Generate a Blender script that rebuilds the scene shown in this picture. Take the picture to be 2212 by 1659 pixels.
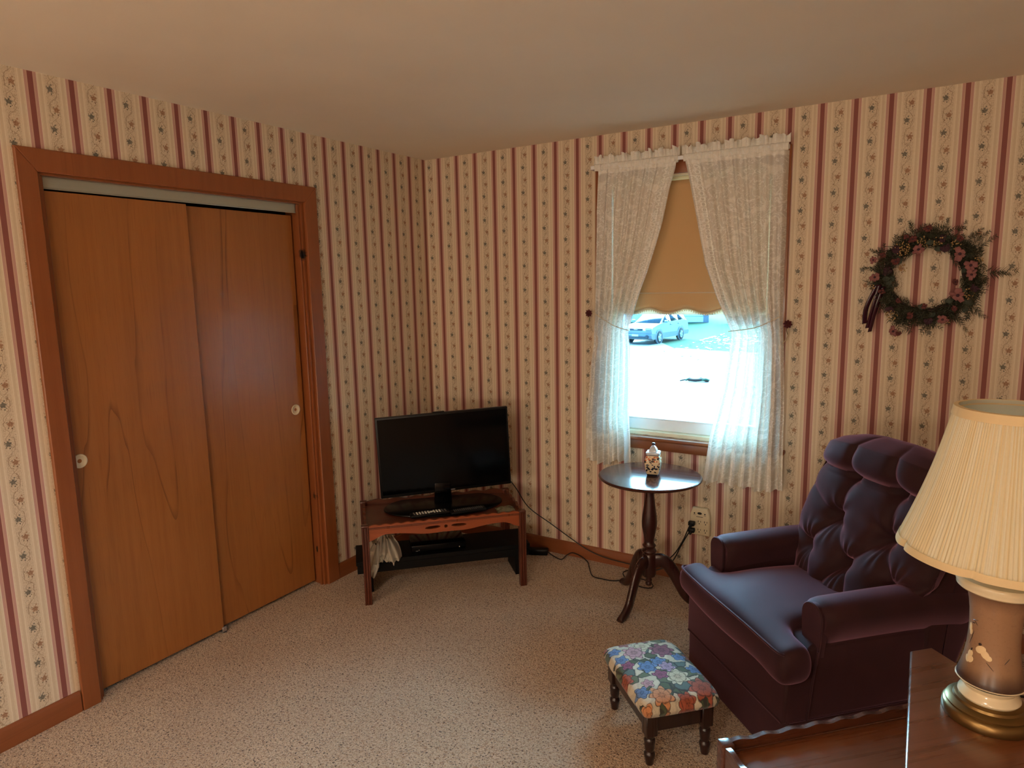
import bpy, bmesh, math, random
from mathutils import Vector, Matrix, noise as mnoise

for o in list(bpy.data.objects):
    bpy.data.objects.remove(o)
SC = bpy.context.scene
COL = SC.collection
PI = math.pi
S2 = 2 ** -.5

# ------------------------------------------------------------------ camera
cam_d = bpy.data.cameras.new('camera')
cam_d.sensor_width = 36.0
cam_d.lens = 36.0 * 1448.15 / 2212.0
cam_d.clip_start = .02
cam_d.clip_end = 500
cam = bpy.data.objects.new('camera', cam_d)
COL.objects.link(cam)
_r = Vector((0.85209994, 0.52300382, -0.01981675))
_u = Vector((-0.06123912, 0.13723335, 0.98864391))
_f = Vector((-0.51978406, 0.84120985, -0.14896483))
cam.matrix_world = Matrix(((_r.x, _u.x, -_f.x, 2.78358), (_r.y, _u.y, -_f.y, -3.50136), (_r.z, _u.z, -_f.z, 1.65583), (0, 0, 0, 1)))
SC.camera = cam

# ------------------------------------------------------------------ world, sun, room light, exposure
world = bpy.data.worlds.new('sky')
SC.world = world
world.use_nodes = True
wn = world.node_tree
wn.nodes.clear()
bg = wn.nodes.new('ShaderNodeBackground')
wo = wn.nodes.new('ShaderNodeOutputWorld')
bg.inputs['Strength'].default_value = 1.0
# deep blue sky overhead and behind, bright lobe added streetside for stronger window light
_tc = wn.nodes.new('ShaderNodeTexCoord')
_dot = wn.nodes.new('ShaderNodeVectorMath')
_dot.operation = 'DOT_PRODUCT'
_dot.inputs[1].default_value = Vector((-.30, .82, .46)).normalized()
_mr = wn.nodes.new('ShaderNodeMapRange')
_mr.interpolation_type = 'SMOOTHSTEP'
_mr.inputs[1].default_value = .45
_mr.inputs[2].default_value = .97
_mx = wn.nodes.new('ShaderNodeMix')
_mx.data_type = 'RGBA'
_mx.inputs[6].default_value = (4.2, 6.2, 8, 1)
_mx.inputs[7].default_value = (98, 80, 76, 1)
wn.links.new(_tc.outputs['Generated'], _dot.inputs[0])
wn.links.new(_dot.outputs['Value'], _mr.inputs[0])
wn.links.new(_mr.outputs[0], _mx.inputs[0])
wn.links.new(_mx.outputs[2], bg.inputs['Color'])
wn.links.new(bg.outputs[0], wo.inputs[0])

def light(name, kind, energy, color, loc, rot=(0, 0, 0), **kw):
    d = bpy.data.lights.new(name, kind)
    d.energy = energy
    d.color = color
    for k, v in kw.items():
        setattr(d, k, v)
    o = bpy.data.objects.new(name, d)
    o.location = loc
    o.rotation_euler = rot
    COL.objects.link(o)
    return o

sun = light('sun', 'SUN', 6.0, (1, .96, .9), (0, 0, 10), angle=math.radians(.6))
sun.rotation_euler = Vector((.9, -.16, -1.0)).to_track_quat('-Z', 'Y').to_euler()
# daylight portal guiding sky light through the visible window
portal = light('window_portal', 'AREA', 1, (1, 1, 1), (1.70, .17, 1.50), (-PI / 2, 0, 0), shape='RECTANGLE', size=.9, size_y=1.42)
portal.data.cycles.is_portal = True

SC.view_settings.view_transform = 'Standard'
SC.view_settings.look = 'None'
SC.view_settings.gamma = 1.0
SC.view_settings.use_curve_mapping = False
SC.view_settings.exposure = 0.20
SC.cycles.transparent_max_bounces = 24
SC.cycles.max_bounces = 10
SC.cycles.caustics_reflective = False
SC.cycles.caustics_refractive = False
SC.cycles.sample_clamp_indirect = 6.0

# ------------------------------------------------------------------ node helpers
def lin(r, g, b):
    f = lambda c: c / 12.92 if c <= .04045 else ((c + .055) / 1.055) ** 2.4
    return (f(r / 255), f(g / 255), f(b / 255), 1)

class G:
    """small expression builder on one material's node tree"""
    def __init__(s, name):
        s.mat = bpy.data.materials.new(name)
        s.mat.use_nodes = True
        s.t = s.mat.node_tree
        s.t.nodes.clear()
        s.out = s.n('ShaderNodeOutputMaterial')
        s._tc = None
    def n(s, typ, **kw):
        nd = s.t.nodes.new(typ)
        for k, v in kw.items():
            setattr(nd, k, v)
        return nd
    def put(s, sock, v):
        if v is None:
            return
        if isinstance(v, bpy.types.NodeSocket):
            s.t.links.new(v, sock)
        else:
            if sock.type == 'RGBA' and not hasattr(v, '__len__'):
                v = (v, v, v, 1)
            sock.default_value = v
    def m(s, op, a, b=None, c=None, clamp=False):
        nd = s.n('ShaderNodeMath', operation=op)
        nd.use_clamp = clamp
        for i, v in enumerate((a, b, c)):
            s.put(nd.inputs[i], v)
        return nd.outputs[0]
    def mix(s, f, a, b):
        nd = s.n('ShaderNodeMix', data_type='RGBA')
        s.put(nd.inputs[0], f)
        s.put(nd.inputs[6], a)
        s.put(nd.inputs[7], b)
        return nd.outputs[2]
    def tc(s, kind='Object'):
        if s._tc is None:
            s._tc = s.n('ShaderNodeTexCoord')
        return s._tc.outputs[kind]
    def xyz(s, v):
        nd = s.n('ShaderNodeSeparateXYZ')
        s.put(nd.inputs[0], v)
        return nd.outputs
    def comb(s, x, y, z):
        nd = s.n('ShaderNodeCombineXYZ')
        for i, v in enumerate((x, y, z)):
            s.put(nd.inputs[i], v)
        return nd.outputs[0]
    def scale(s, v, sc):
        nd = s.n('ShaderNodeVectorMath', operation='MULTIPLY')
        s.put(nd.inputs[0], v)
        nd.inputs[1].default_value = sc
        return nd.outputs[0]
    def noise(s, v, scale, detail=2, dist=0, rough=.5, color=False):
        nd = s.n('ShaderNodeTexNoise')
        s.put(nd.inputs['Vector'], v)
        nd.inputs['Scale'].default_value = scale
        nd.inputs['Detail'].default_value = detail
        nd.inputs['Distortion'].default_value = dist
        nd.inputs['Roughness'].default_value = rough
        return nd.outputs['Color' if color else 'Fac']
    def vor(s, v, scale, feature='F1', out='Distance', rnd=1):
        nd = s.n('ShaderNodeTexVoronoi', feature=feature)
        s.put(nd.inputs['Vector'], v)
        nd.inputs['Scale'].default_value = scale
        nd.inputs['Randomness'].default_value = rnd
        return nd.outputs[out]
    def ramp(s, f, stops, interp='LINEAR'):
        nd = s.n('ShaderNodeValToRGB')
        nd.color_ramp.interpolation = interp
        el = nd.color_ramp.elements
        while len(el) < len(stops):
            el.new(.5)
        for e, (p, c) in zip(el, stops):
            e.position = p
            e.color = c if len(c) == 4 else (*c, 1)
        s.put(nd.inputs[0], f)
        return nd.outputs[0]
    def rng(s, v, a, b, c=0., d=1., smooth=False):
        nd = s.n('ShaderNodeMapRange')
        nd.clamp = True
        if smooth:
            nd.interpolation_type = 'SMOOTHSTEP'
        s.put(nd.inputs[0], v)
        for i, x in enumerate((a, b, c, d)):
            nd.inputs[i + 1].default_value = x
        return nd.outputs[0]
    def bump(s, h, strength=.3, dist=.002):
        nd = s.n('ShaderNodeBump')
        nd.inputs['Strength'].default_value = strength
        nd.inputs['Distance'].default_value = dist
        s.put(nd.inputs['Height'], h)
        return nd.outputs[0]
    def pbr(s, color, rough=.5, metal=0, spec=.5, normal=None, **kw):
        p = s.n('ShaderNodeBsdfPrincipled')
        s.put(p.inputs['Base Color'], color)
        s.put(p.inputs['Roughness'], rough)
        p.inputs['Metallic'].default_value = metal
        s.put(p.inputs['Specular IOR Level'], spec)
        if normal is not None:
            s.put(p.inputs['Normal'], normal)
        for k, v in kw.items():
            s.put(p.inputs[k], v)
        return p.outputs[0]
    def end(s, shader):
        s.t.links.new(shader, s.out.inputs[0])
        return s.mat

def plain(name, rgb, rough=.5, metal=0, spec=.5, mottle=.12, scale=30, bump=0, **kw):
    g = G(name)
    n = g.noise(g.tc(), scale, 3)
    c = lin(*rgb)
    dk = tuple(x * (1 - mottle) for x in c[:3]) + (1,)
    lt = tuple(min(1, x * (1 + mottle)) for x in c[:3]) + (1,)
    nm = g.bump(n, bump, .003) if bump else None
    return g.end(g.pbr(g.mix(n, dk, lt), rough, metal, spec, nm, **kw))

def wood(name, dark, mid, light_, axis='Z', rough=.35, rings=7.0, stretch=.12, sc=3.0, coat=0.0, knots=(), spec=.5, fine=.35, lw=.07, lines=.3, jag=2):
    """grain runs along axis; contour rings of stretched noise give cathedral figure"""
    g = G(name)
    st = {'X': (stretch, 1, 1), 'Y': (1, stretch, 1), 'Z': (1, 1, stretch)}[axis]
    v = g.scale(g.tc(), st)
    big = g.noise(v, sc, jag, .3)
    ring = g.m('FRACT', g.m('MULTIPLY', big, rings))
    edge = g.rng(ring, .0, .9, 1, 0)
    line = g.m('MULTIPLY', g.rng(ring, .0, lw, 1, 0), g.rng(g.noise(g.tc(), 4, 2), .35, .6, .15, 1))
    st2 = {'X': (.03, 1, 1), 'Y': (1, .03, 1), 'Z': (1, 1, .03)}[axis]
    fv = g.scale(g.tc(), st2)
    pores = g.noise(fv, 260, 2)
    streak = g.noise(fv, 42, 4)
    base = g.mix(streak, lin(*dark), lin(*light_))
    base = g.mix(g.m('MULTIPLY', edge, .55), base, lin(*mid))
    base = g.mix(g.m('MULTIPLY', line, lines), base, tuple(x * .35 for x in lin(*dark)[:3]) + (1,))
    base = g.mix(g.rng(pores, .56, .72, 0, fine), base, lin(*dark))
    blot = g.noise(g.tc(), 2.2, 2)
    base = g.mix(g.rng(blot, .3, .8, 0, .35), base, lin(*dark))
    for (p, r) in knots:
        d = g.n('ShaderNodeVectorMath', operation='SUBTRACT')
        g.put(d.inputs[0], g.tc())
        d.inputs[1].default_value = p
        l = g.n('ShaderNodeVectorMath', operation='LENGTH')
        g.t.links.new(g.scale(d.outputs[0], (1, 1.2, .8)), l.inputs[0])
        w = g.m('ADD', l.outputs['Value'], g.m('MULTIPLY', g.m('SUBTRACT', g.noise(g.tc(), 90, 2), .5), r * .9))
        base = g.mix(g.rng(w, r * .6, r, 1, 0), base, lin(24, 12, 8))
    h = g.m('ADD', g.m('MULTIPLY', pores, .5), g.m('MULTIPLY', streak, .5))
    rr = g.rng(streak, .2, .8, rough - .06, rough + .08)
    return g.end(g.pbr(base, rr, 0, spec, g.bump(h, .12, .002), **{'Coat Weight': coat, 'Coat Roughness': .12}))

# ------------------------------------------------------------------ materials
def wallpaper(name, side):
    g = G(name)
    P = .138425
    x, y, z = g.xyz(g.tc())
    if side == 'R':
        t = g.m('SUBTRACT', x, .10795)
    else:
        t = g.m('SUBTRACT', g.m('MULTIPLY', y, -1), .02064)
    a = g.m('DIVIDE', t, P)
    k = g.m('FLOOR', a)
    f = g.m('FRACT', a)
    fl = f if side == 'R' else g.m('SUBTRACT', 1, f)
    e = g.m('MINIMUM', f, g.m('SUBTRACT', 1, f))
    fibre = g.noise(g.scale(g.tc(), (1, 1, .25)), 330, 2)
    cream, beige, light_ = lin(228, 212, 188), lin(214, 194, 166), lin(240, 228, 208)
    pink, dark = lin(198, 154, 142), lin(142, 86, 80)
    col = g.mix(g.rng(fibre, .35, .7), lin(220, 202, 174), cream)
    def band(c0, c1, colr, fac=1.0):
        nonlocal col
        w = .006
        msk = g.m('MULTIPLY', g.rng(e, c0 - w, c0 + w), g.rng(e, c1 - w, c1 + w, 1, 0))
        if fac != 1:
            msk = g.m('MULTIPLY', msk, fac)
        col = g.mix(msk, col, colr)
    band(.205, .265, beige, .8)
    band(.280, .292, light_, .7)
    # scroll work and flowers down the middle of each cream stripe
    h = g.m('MULTIPLY', g.m('SUBTRACT', fl, .5), P)
    par = g.m('MODULO', g.m('ABSOLUTE', k), 2)
    z0 = g.m('SUBTRACT', z, g.m('ADD', 2.391, g.m('MULTIPLY', g.m('SUBTRACT', 1, par), .0707)))
    PV = .1414
    def cyc(off):
        q = g.m('FRACT', g.m('ADD', g.m('DIVIDE', g.m('SUBTRACT', z0, off), PV), 50.5))
        return g.m('MULTIPLY', g.m('SUBTRACT', q, .5), PV)
    zone = g.rng(g.m('ABSOLUTE', h), .0205, .0235, 1, 0)
    col = g.mix(g.m('MULTIPLY', g.m('MULTIPLY', zone, g.rng(g.noise(g.comb(h, k, z), 240, 2), .42, .6)), .3), col, lin(176, 150, 118))
    ph = g.m('MULTIPLY', z0, 2 * PI / PV)
    wob = g.noise(g.comb(h, 0, z), 60, 1)
    sc1 = g.m('SUBTRACT', h, g.m('MULTIPLY', g.m('SINE', g.m('ADD', ph, g.m('MULTIPLY', wob, 3))), .0145))
    l1 = g.rng(g.m('ABSOLUTE', sc1), .0006, .0016, 1, 0)
    sc2 = g.m('ADD', h, g.m('MULTIPLY', g.m('SINE', g.m('MULTIPLY', ph, 2)), .013))
    l2 = g.rng(g.m('ABSOLUTE', sc2), .0005, .0014, 1, 0)
    cn = g.noise(g.comb(g.m('ADD', h, k), 0, z), 120, 1, 1.6)
    l3 = g.rng(g.m('ABSOLUTE', g.m('SUBTRACT', cn, .5)), .012, .03, 1, 0)
    lines = g.m('MAXIMUM', g.m('MAXIMUM', l1, g.m('MULTIPLY', l2, .8)), g.m('MULTIPLY', l3, .75))
    col = g.mix(g.m('MULTIPLY', g.m('MULTIPLY', lines, zone), .8), col, lin(146, 116, 88))
    def flower(hx, off, R, colr, colr2):
        nonlocal col
        dh = g.m('SUBTRACT', h, hx)
        dz = cyc(off)
        r = g.m('SQRT', g.m('ADD', g.m('MULTIPLY', dh, dh), g.m('MULTIPLY', dz, dz)))
        th = g.m('ARCTAN2', dz, dh)
        pet = g.m('MULTIPLY', g.m('ADD', .86, g.m('MULTIPLY', g.m('SINE', g.m('MULTIPLY', th, 5)), .16)), R)
        q = g.m('ADD', g.m('DIVIDE', r, pet), g.m('MULTIPLY', g.m('SUBTRACT', g.noise(g.comb(h, k, z), 250, 2), .5), 1.9))
        col = g.mix(g.m('MULTIPLY', g.rng(q, .85, 1.1, 1, 0), .92), col, colr)
        col = g.mix(g.m('MULTIPLY', g.rng(g.m('ABSOLUTE', g.m('SUBTRACT', q, .5)), .06, .16, 1, 0), .55), col, colr2)
        def dot(ax, az, rr, c):
            nonlocal col
            ah = g.m('SUBTRACT', dh, ax)
            bz = g.m('SUBTRACT', dz, az)
            rad = g.m('SQRT', g.m('ADD', g.m('MULTIPLY', ah, ah), g.m('MULTIPLY', bz, bz)))
            col = g.mix(g.m('MULTIPLY', g.rng(rad, rr * .8, rr * 1.15, 1, 0), .9), col, c)
        gr = lin(112, 98, 78)
        dot(.005, .0155, .0030, colr)
        dot(-.007, -.013, .0022, gr)
        dot(.004, -.0165, .0024, colr2)
        dot(.0095, -.012, .0018, gr)
        dot(-.010, .008, .0020, gr)
    flower(-.0075, 0, .0118, lin(118, 112, 100), lin(70, 66, 62))
    flower(.0075, PV / 2, .0118, lin(172, 130, 100), lin(112, 76, 60))
    band(-.1, .070, dark)
    band(.070, .080, lin(214, 170, 150))
    band(.080, .150, pink)
    band(.095, .103, lin(206, 164, 144), .6)
    band(.150, .160, light_)
    return g.end(g.pbr(col, .62, 0, .25, g.bump(fibre, .12, .0008)))

M = {}
M['paper_L'] = wallpaper('striped_wallpaper_a', 'L')
M['paper_R'] = wallpaper('striped_wallpaper_b', 'R')
M['wood_door'] = wood('closet_veneer', (144, 87, 42), (171, 108, 54), (181, 118, 60), 'Z', .36, 6, .13, 1.9, .15, fine=.6, lw=.05, lines=.8, jag=3.4)
M['wood_trim'] = wood('stained_pine_trim', (126, 68, 34), (152, 86, 44), (158, 92, 50), 'Z', .36, 5, .06, 5, .2,
                      knots=(((-.006, -1.038, 1.824), .026), ((-.030, -1.038, .515), .022), ((-.040, -1.037, .200), .017)))
M['wood_base'] = wood('stained_pine_baseboard', (118, 63, 32), (144, 80, 42), (150, 86, 48), 'Y', .38, 5, .06, 5, .1)
M['wood_base_x'] = wood('stained_pine_rail', (118, 63, 32), (144, 80, 42), (150, 86, 48), 'X', .38, 5, .06, 5, .1)
M['mahog'] = wood('mahogany_top', (44, 20, 16), (78, 38, 28), (84, 42, 32), 'X', .14, 5, .08, 6, .1, lines=.1, spec=.4)
M['mahog_z'] = wood('mahogany_turned', (36, 15, 13), (62, 28, 22), (66, 30, 24), 'Z', .28, 5, .08, 8, .4)
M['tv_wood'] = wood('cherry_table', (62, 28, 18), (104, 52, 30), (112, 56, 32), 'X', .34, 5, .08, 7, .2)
M['tv_apron_lit'] = wood('cherry_apron_lit', (120, 54, 26), (164, 84, 44), (172, 90, 48), 'X', .36, 5, .08, 7, .15)  # lighter cherry: strong light on the front apron painted into its colour
M['tv_leg'] = wood('cherry_leg', (58, 24, 15), (96, 46, 28), (104, 50, 30), 'Z', .3, 5, .06, 9, .3)
M['step_wood'] = wood('walnut_step_table', (84, 42, 22), (128, 72, 40), (138, 80, 46), 'X', .28, 6, .1, 6, .5, lines=.1)
M['step_dark'] = wood('walnut_rail', (58, 28, 18), (92, 48, 28), (98, 52, 30), 'X', .26, 5, .1, 7, .45, lines=.1)
M['stool_wood'] = wood('dark_stool_wood', (24, 10, 9), (40, 18, 15), (44, 20, 16), 'Z', .3, 5, .08, 9, .35)
M['white_vinyl'] = plain('white_vinyl', (244, 246, 248), .35, mottle=.03)
M['cream_paint'] = plain('cream_paint', (236, 226, 196), .4, mottle=.03)
M['cream_plastic'] = plain('cream_plastic', (222, 206, 172), .4, mottle=.05)
M['black_plastic'] = plain('black_plastic', (9, 9, 9), .4, mottle=.2, spec=.25)
M['black_gloss'] = plain('black_gloss', (4, 4, 5), .10, mottle=.1, spec=.18)
M['black_matte'] = plain('black_matte', (6, 6, 6), .55, mottle=.2, spec=.2)
M['tv_base'] = plain('smoked_glass_base', (10, 9, 8), .25, mottle=.1, spec=.25)
M['cable'] = plain('black_cable', (13, 13, 14), .45, mottle=.1)
M['silver'] = plain('silver', (190, 190, 192), .3, metal=.8, mottle=.03)
M['track'] = plain('painted_track', (178, 180, 168), .25, metal=.35, mottle=.03)
M['brass'] = plain('aged_brass', (132, 104, 62), .34, metal=.85, mottle=.25, scale=18)
M['ceramic'] = plain('white_ceramic', (232, 214, 178), .15, mottle=.04)
M['petal_white'] = plain('painted_petal', (232, 204, 158), .3, mottle=.05)
M['petal_dark'] = plain('painted_twig', (44, 26, 18), .35, mottle=.1)
M['slot'] = plain('slot_dark', (30, 20, 16), .7, mottle=.1)
M['button_white'] = plain('button_white', (214, 208, 190), .5, mottle=.03)
M['button_grey'] = plain('button_grey', (84, 80, 76), .5, mottle=.03)
M['rose'] = plain('dried_rose', (86, 22, 28), .75, mottle=.35, scale=120)
M['stem'] = plain('dried_stem', (92, 84, 52), .8, mottle=.2)
M['needle'] = plain('dark_foliage', (56, 56, 38), .75, mottle=.45, scale=60)
M['leaf'] = plain('dull_leaf', (58, 64, 50), .7, mottle=.35, scale=80)
M['pinkflower'] = plain('dusty_pink_petals', (142, 90, 88), .75, mottle=.2, scale=80)
M['redflower'] = plain('dark_red_petals', (98, 46, 42), .75, mottle=.3, scale=80)
M['plumflower'] = plain('plum_petals', (66, 34, 46), .75, mottle=.3, scale=80)
M['berry'] = plain('straw_berries', (186, 150, 96), .6, mottle=.25, scale=90)
M['ribbon'] = plain('plum_satin_ribbon', (58, 20, 34), .22, mottle=.15)
M['twig'] = plain('grapevine', (48, 30, 24), .85, mottle=.3, scale=60)
M['bag'] = plain('crumpled_plastic', (206, 196, 178), .3, mottle=.08, **{'Transmission Weight': .25})
M['packet'] = plain('clear_packet', (112, 108, 84), .25, mottle=.35, scale=60)
M['dark_cavity'] = plain('closet_dark', (40, 26, 18), .9)

def ceiling_mat():
    g = G('ceiling_paint')
    n = g.noise(g.tc(), 140, 3)
    n2 = g.noise(g.tc(), 3, 2)
    c = g.mix(n2, lin(238, 226, 208), lin(246, 235, 218))
    sp = g.vor(g.tc(), 1.3, 'F1')
    c = g.mix(g.rng(sp, .004, .008, .5, 0), c, lin(90, 60, 40))
    return g.end(g.pbr(c, .85, 0, .15, g.bump(n, .25, .001)))
M['ceiling'] = ceiling_mat()

def carpet_mat():
    g = G('speckled_carpet')
    v = g.tc()
    vn = g.noise(v, 190, 2, .4)
    vf = g.noise(v, 105, 3, .8)
    fl = g.noise(v, 150, 1, .6)
    big = g.noise(v, 2.2, 3)
    c = g.mix(g.rng(vn, .3, .7), lin(190, 159, 128), lin(238, 215, 188))
    c = g.mix(g.rng(vf, .52, .60, 0, .7), c, lin(168, 128, 96))
    c = g.mix(g.rng(fl, .615, .65, 0, .95), c, lin(62, 38, 28))
    c = g.mix(g.rng(big, .35, .7, 0, .22), c, lin(160, 120, 92))
    h = g.m('ADD', vn, g.m('MULTIPLY', vf, 1.2))
    return g.end(g.pbr(c, .95, 0, .1, g.bump(h, 1.0, .008), **{'Sheen Weight': .25, 'Sheen Roughness': .5}))
M['carpet'] = carpet_mat()

def velvet(name, rgb, tint):
    g = G(name)
    n = g.noise(g.tc(), 900, 2)
    b = g.noise(g.tc(), 9, 3)
    c = lin(*rgb)
    col = g.mix(g.rng(b, .3, .75), tuple(x * .78 for x in c[:3]) + (1,), tuple(x * 1.25 for x in c[:3]) + (1,))
    return g.end(g.pbr(col, .72, 0, .20, g.bump(n, .25, .0012), **{'Sheen Weight': .58, 'Sheen Roughness': .42, 'Sheen Tint': lin(*tint)}))
M['velvet'] = velvet('plum_velour', (47, 23, 25), (226, 160, 186))

def lace():
    """open-work lace: dense motifs over a fine net, see-through between the threads"""
    g = G('white_lace')
    u, v, _ = g.xyz(g.tc('UV'))
    uv = g.tc('UV')
    cn = g.noise(uv, 26, 1, 1.6)
    scroll = g.rng(g.m('ABSOLUTE', g.m('SUBTRACT', cn, .5)), .018, .045, 1, 0)
    blob = g.rng(g.noise(uv, 17, 2, .8), .58, .63)
    net = g.noise(uv, 420, 1)
    dens = g.m('ADD', .72, g.m('MULTIPLY', g.m('MAXIMUM', scroll, blob), .15))
    dens = g.m('ADD', dens, g.m('MULTIPLY', g.m('SUBTRACT', net, .5), .25))
    # rows of rings along the hemmed edges (UV.x = distance from inner edge)
    def rings(u0, step, R):
        du = g.m('SUBTRACT', u, u0)
        dv = g.m('MULTIPLY', g.m('SUBTRACT', g.m('FRACT', g.m('DIVIDE', v, step)), .5), step)
        r = g.m('SQRT', g.m('ADD', g.m('MULTIPLY', du, du), g.m('MULTIPLY', dv, dv)))
        return g.rng(g.m('ABSOLUTE', g.m('SUBTRACT', r, R)), .0014, .003, 1, 0)
    ring = g.m('MAXIMUM', rings(.048, .027, .0095), rings(.018, .012, .003))
    dens = g.m('ADD', dens, g.m('MULTIPLY', ring, .22))
    edge = g.m('MULTIPLY', g.rng(u, .070, .074, 1, 0), .10)
    dens = g.m('ADD', dens, edge)
    # opaque header (v<.07) and bottom hem (v>1.52)
    hem = g.m('MAXIMUM', g.rng(v, .075, .085, 1, 0), g.rng(v, 1.535, 1.545, 0, .6))
    dens = g.m('ADD', dens, g.m('MULTIPLY', hem, .30), clamp=True)
    col = g.mix(g.m('MAXIMUM', scroll, ring), lin(246, 242, 232), lin(252, 250, 244))
    d = g.n('ShaderNodeBsdfDiffuse')
    g.put(d.inputs[0], col)
    tl = g.n('ShaderNodeBsdfTranslucent')
    g.put(tl.inputs[0], col)
    ms = g.n('ShaderNodeMixShader')
    ms.inputs[0].default_value = .12
    g.t.links.new(d.outputs[0], ms.inputs[1])
    g.t.links.new(tl.outputs[0], ms.inputs[2])
    tr = g.n('ShaderNodeBsdfTransparent')
    m2 = g.n('ShaderNodeMixShader')
    g.put(m2.inputs[0], dens)
    g.t.links.new(tr.outputs[0], m2.inputs[1])
    g.t.links.new(ms.outputs[0], m2.inputs[2])
    return g.end(m2.outputs[0])
M['lace'] = lace()

def cloth_trans(name, rgb, trans, pleat=False):
    g = G(name)
    n = g.noise(g.tc(), 500, 2)
    c = g.mix(n, tuple(x * .93 for x in lin(*rgb)[:3]) + (1,), lin(*rgb))
    if pleat:
        x, y, z = g.xyz(g.tc())
        a = g.m('ARCTAN2', y, x)
        st = g.noise(g.comb(g.m('COSINE', a), g.m('SINE', a), g.m('MULTIPLY', z, .05)), 34, 2)
        c = g.mix(g.rng(st, .38, .66, 0, .8), c, lin(242, 220, 170))
    d = g.n('ShaderNodeBsdfDiffuse')
    g.put(d.inputs[0], c)
    tl = g.n('ShaderNodeBsdfTranslucent')
    g.put(tl.inputs[0], c)
    ms = g.n('ShaderNodeMixShader')
    ms.inputs[0].default_value = trans
    g.t.links.new(d.outputs[0], ms.inputs[1])
    g.t.links.new(tl.outputs[0], ms.inputs[2])
    return g.end(ms.outputs[0])
M['shade_cloth'] = cloth_trans('tan_roller_cloth', (214, 174, 126), .06)
M['shade_fringe'] = cloth_trans('cream_fringe', (232, 214, 184), .3)
M['pleats'] = cloth_trans('pleated_cream_shade', (254, 245, 220), .35, pleat=True)
M['shade_lining'] = cloth_trans('shade_lining', (240, 240, 226), .35)
M['shade_band'] = cloth_trans('cream_shade_band', (250, 226, 180), .3)

def glass_mat():
    g = G('window_glass')
    tr = g.n('ShaderNodeBsdfTransparent')
    tr.inputs[0].default_value = (.45, .77, .94, 1)
    gl = g.n('ShaderNodeBsdfGlossy')
    gl.inputs['Roughness'].default_value = .02
    fr = g.n('ShaderNodeFresnel')
    fr.inputs[0].default_value = 1.45
    ms = g.n('ShaderNodeMixShader')
    g.t.links.new(g.m('MULTIPLY', fr.outputs[0], .6), ms.inputs[0])
    g.t.links.new(tr.outputs[0], ms.inputs[1])
    g.t.links.new(gl.outputs[0], ms.inputs[2])
    return g.end(ms.outputs[0])
M['glass'] = glass_mat()

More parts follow.
